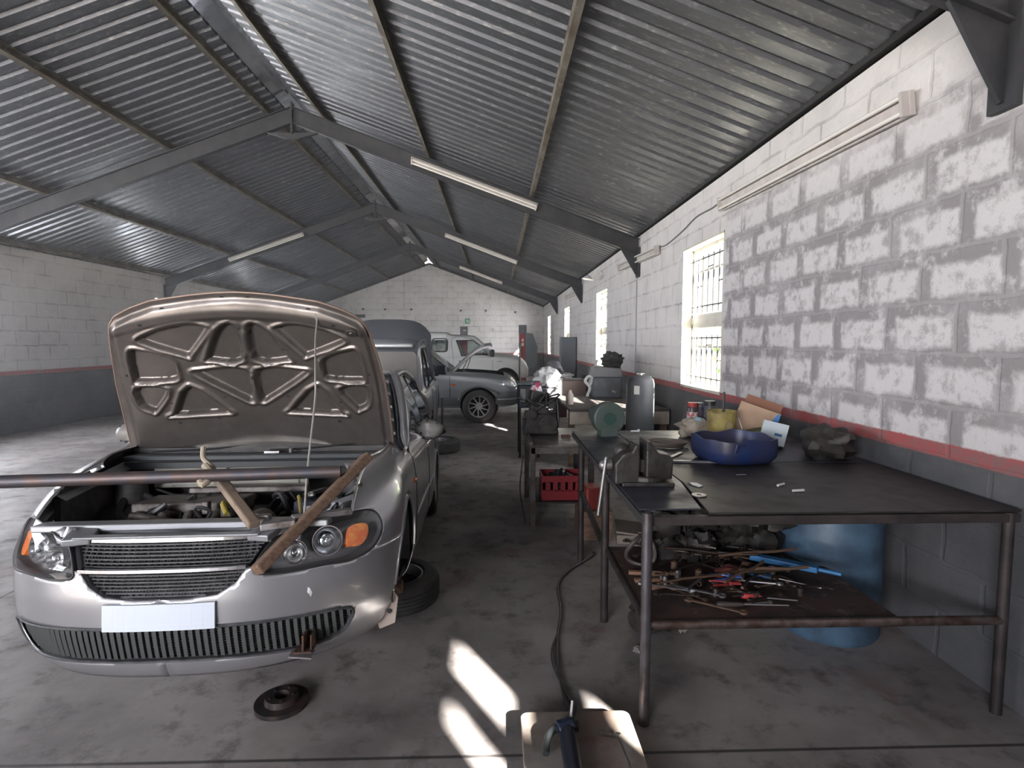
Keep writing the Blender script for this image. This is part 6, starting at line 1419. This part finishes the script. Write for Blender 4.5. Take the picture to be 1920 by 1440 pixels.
for k, (x, z) in enumerate(((-4.28, 3.39), (-1.78, 3.33), (-.51, 3.33), (.98, 3.26), (-5.6, 3.39), (-6.7, 3.4))):
    b = MB(); b.cyl((0, .0, 0), (0, -.06, 0), .055, 10); o = b.build('wall_plug', L['black'], smooth=True); o.location = (x, YF, z); tag(o, 'round black fitting on the far gable wall, %s of six' % ('third from the left end', 'fourth from the left end', 'second from the right end', 'rightmost', 'second from the left end', 'leftmost')[k], 'fitting', 'black fittings on the gable wall')
b = MB(); b.box((0, -.03, 0), (.6, .06, .16)); o = b.build('wall_box', L['black']); o.location = (-6.9, YF, 3.05); tag(o, 'flat black box on the far wall just above the raised dark bonnet', 'wall box')
b = MB(); b.tube([(-.10, YF - .02, 2.32), (1.6, YF - .02, 2.30)], .015, 6); b.box((-.16, YF - .03, 2.36), (.12, .06, .18)); tag(b.build('wall_conduit', cm), 'thin horizontal conduit with a switch box on the far wall behind the raised bonnet', 'conduit')

# ================================================================= stand in the foreground with a cord
SZ = .07
st = thing('low_stand', 'low square stand with a dusty metal top at the very bottom of the view', 'stand', (.352, 2.12, 0))
b = MB(); b.prism(rrect(-.245, -.42, .25, .31, .035, 6), SZ, h0=SZ - .015); b.build('top', mat('dusty stand top', (.26, .24, .22), .6, .0, c2=(.16, .13, .11), scale=4, lo=.4, hi=.6, c3=(.20, .12, .09), s3=3), st, bevel=.006)
for x in (-.20, .20):
    for y in (-.37, .26): b = MB(); b.cyl((x, y, SZ - .015), (x, y, 0), .014, 10); b.build('leg', rust_leg, st, smooth=True)
b = MB()
for p, q in (((-.20, .26), (.20, .26)), ((-.20, -.37), (.20, -.37)), ((-.20, -.37), (-.20, .26)), ((.20, -.37), (.20, .26))): b.bar((*p, SZ - .025), (*q, SZ - .025), .02, .02)
b.build('frame', rust_leg, st)
dr = thing('power_tool', 'dark blue and black power tool lying on the low stand', 'power tool', (.302, 2.20, SZ), R(0)); dr.scale = (1.1, 1.1, 1.1)
b = MB(); b.tube(rpath([(-.025, .050, .040), (-.060, .035, .045), (-.085, -.01, .04), (-.095, -.065, .025)], 5), [.016] * 5 + [.015] * 5 + [.013] * 6, 12); b.build('handle', mat('black rubber grip', (.03, .035, .037), .45), dr, smooth=True)
b = MB(); b.cyl((-.04, .035, .045), (.02, .055, .05), .022, 16); b.box((-.01, .055, .06), (.07, .028, .018), (0, 0, R(18))); b.build('gear_head', mat('dark blue enamel', (.025, .035, .07), .25, .3), dr, smooth=True, bevel=.003)
b = MB(); b.tube([(-.005, .03, .04), (-.006, -.05, .04), (-.008, -.25, .04)], [.028, .034, .032], 16); b.build('motor_body', mat('dark blue body', (.015, .018, .03), .35), dr, smooth=True)
b = MB(); b.cyl((.03, .085, .022), (.045, .085, .022), .02, 14); b.box((.0, .10, .015), (.07, .04, .02)); b.build('guard', rust_leg, dr)
b = MB(); b.tube([(.015, .085, .03), (.022, .12, .05), (.032, .16, .075)], .005, 8); b.build('white_cable_end', mat('white cable', (.7, .7, .7), .4), dr, smooth=True)
b = MB(); b.prism([(-.01, .02), (.08, .05), (.19, .02), (.20, -.12), (.17, -.36), (-.01, -.36)], .003, h0=.0); put(b, 'rust_patch_sheet', mat('rusty brown sheet', (.17, .115, .095), .75, c2=(.22, .19, .17), scale=7), 'thin rusty brown sheet lying on the right half of the low stand', 'sheet', (.325, 2.22, SZ + .001))
for k in range(3):
    b = MB(); b.cyl((0, 0, 0), (0, 0, .006), .006, 8); put(b, 'nut', tool_br, ('leftmost', 'middle', 'rightmost')[k] + ' of the three small bright nuts on the low stand', 'nut', (.45 + .038 * k, 2.28 - .006 * k, SZ + .001), group='nuts on the low stand')
cord_m = mat('black cord rubber', (.025, .023, .025), .5)
b = MB(); b.tube(rpath([(.80, 4.5, .012), (.78, 4.42, .012), (.56, 4.14, .012), (.44, 3.88, .012), (.415, 3.5, .012), (.36, 3.18, .012), (.33, 2.88, .012), (.33, 2.62, .012), (.345, 2.50, .02), (.34, 2.44, .08), (.33, 2.38, .082), (.32, 2.30, .10)], 7), .0075, 8); tag(b.build('extension_cord', cord_m, smooth=True), 'black power cord snaking over the floor from the low stand to the workbench', 'cord')
b = MB(); b.tube(rpath([(.36, 3.2, .014), (.315, 3.05, .012), (.305, 2.90, .012), (.335, 2.70, .012), (.37, 2.54, .015), (.365, 2.45, .08), (.345, 2.38, .082), (.325, 2.31, .11)], 7), .0065, 8); tag(b.build('extension_cord', cord_m, smooth=True), 'second thinner black cord looping beside the first near the low stand', 'cord')
b = MB(); b.tube(rpath([(.30, 6.1, .5), (.26, 5.7, .42), (.24, 5.5, .25), (.28, 5.3, .007)], 6), .007, 7); tag(b.build('hanging_hose', cord_m, smooth=True), 'thin black hose hanging beside the small table leg', 'hose')
# far-side fitting: dark hose reel etc. on the left, shrub the window shows, unseen tree set to dapple the sun
leafm = mat('leaf green', (.08, .16, .04), .7, c2=(.12, .2, .05), scale=8)
def tree(x, y, h, cr, n, lab, seed):
    random.seed(seed); t = thing('tree', lab, 'tree', (x, y, -.15))
    b = MB(); b.tube([(0, 0, 0), (.05, .02, h * .5), (0, 0, h * .8)], [.10, .07, .03], 8); b.build('trunk', L['wood'], t, smooth=True)
    b = MB()
    for k in range(n):
        a = random.uniform(0, 2 * PI); q = random.uniform(-1, 1); r = cr * random.uniform(.3, 1) ; c = Vector((r * math.cos(a) * math.sqrt(1 - q * q), r * math.sin(a) * math.sqrt(1 - q * q), h * .72 + r * q * 1.1)); e = Euler((random.uniform(0, 6), random.uniform(0, 6), random.uniform(0, 6))).to_matrix(); s_ = random.uniform(.05, .10)
        b.add([c + e @ Vector(p) * s_ for p in ((-1, 0, 0), (0, -.5, 0), (1, 0, 0), (0, .5, 0))], [(0, 1, 2, 3)])
    b.build('crown', leafm, t, fixn=False)
tree(4.3, 8.9, 2.4, .75, 900, 'leafy shrub standing outside the nearest visible window', 5)
tree(5.9, -7.6, 4.2, .9, 420, 'loose leafed tree outside behind the camera', 6)
# ---------------------------------------------------------------- dusty air in the hall
hz = bpy.data.materials.new('dusty air'); hz.use_nodes = True; nt = hz.node_tree; nt.nodes.clear()
o_ = nt.nodes.new('ShaderNodeOutputMaterial'); v_ = nt.nodes.new('ShaderNodeVolumeScatter'); v_.inputs['Density'].default_value = .006; v_.inputs['Anisotropy'].default_value = .55; v_.inputs['Color'].default_value = (.96, .97, 1, 1)
nt.links.new(v_.outputs[0], o_.inputs['Volume'])
b = MB(); b.box(((XL + XW) / 2, (3.5 + YF) / 2, 2.75), (XW - XL - .02, YF - 3.52, 5.4)); h = b.build('dusty_air', hz); tag(h, 'thin dusty haze hanging in the air of the hall', 'haze', kind='stuff')
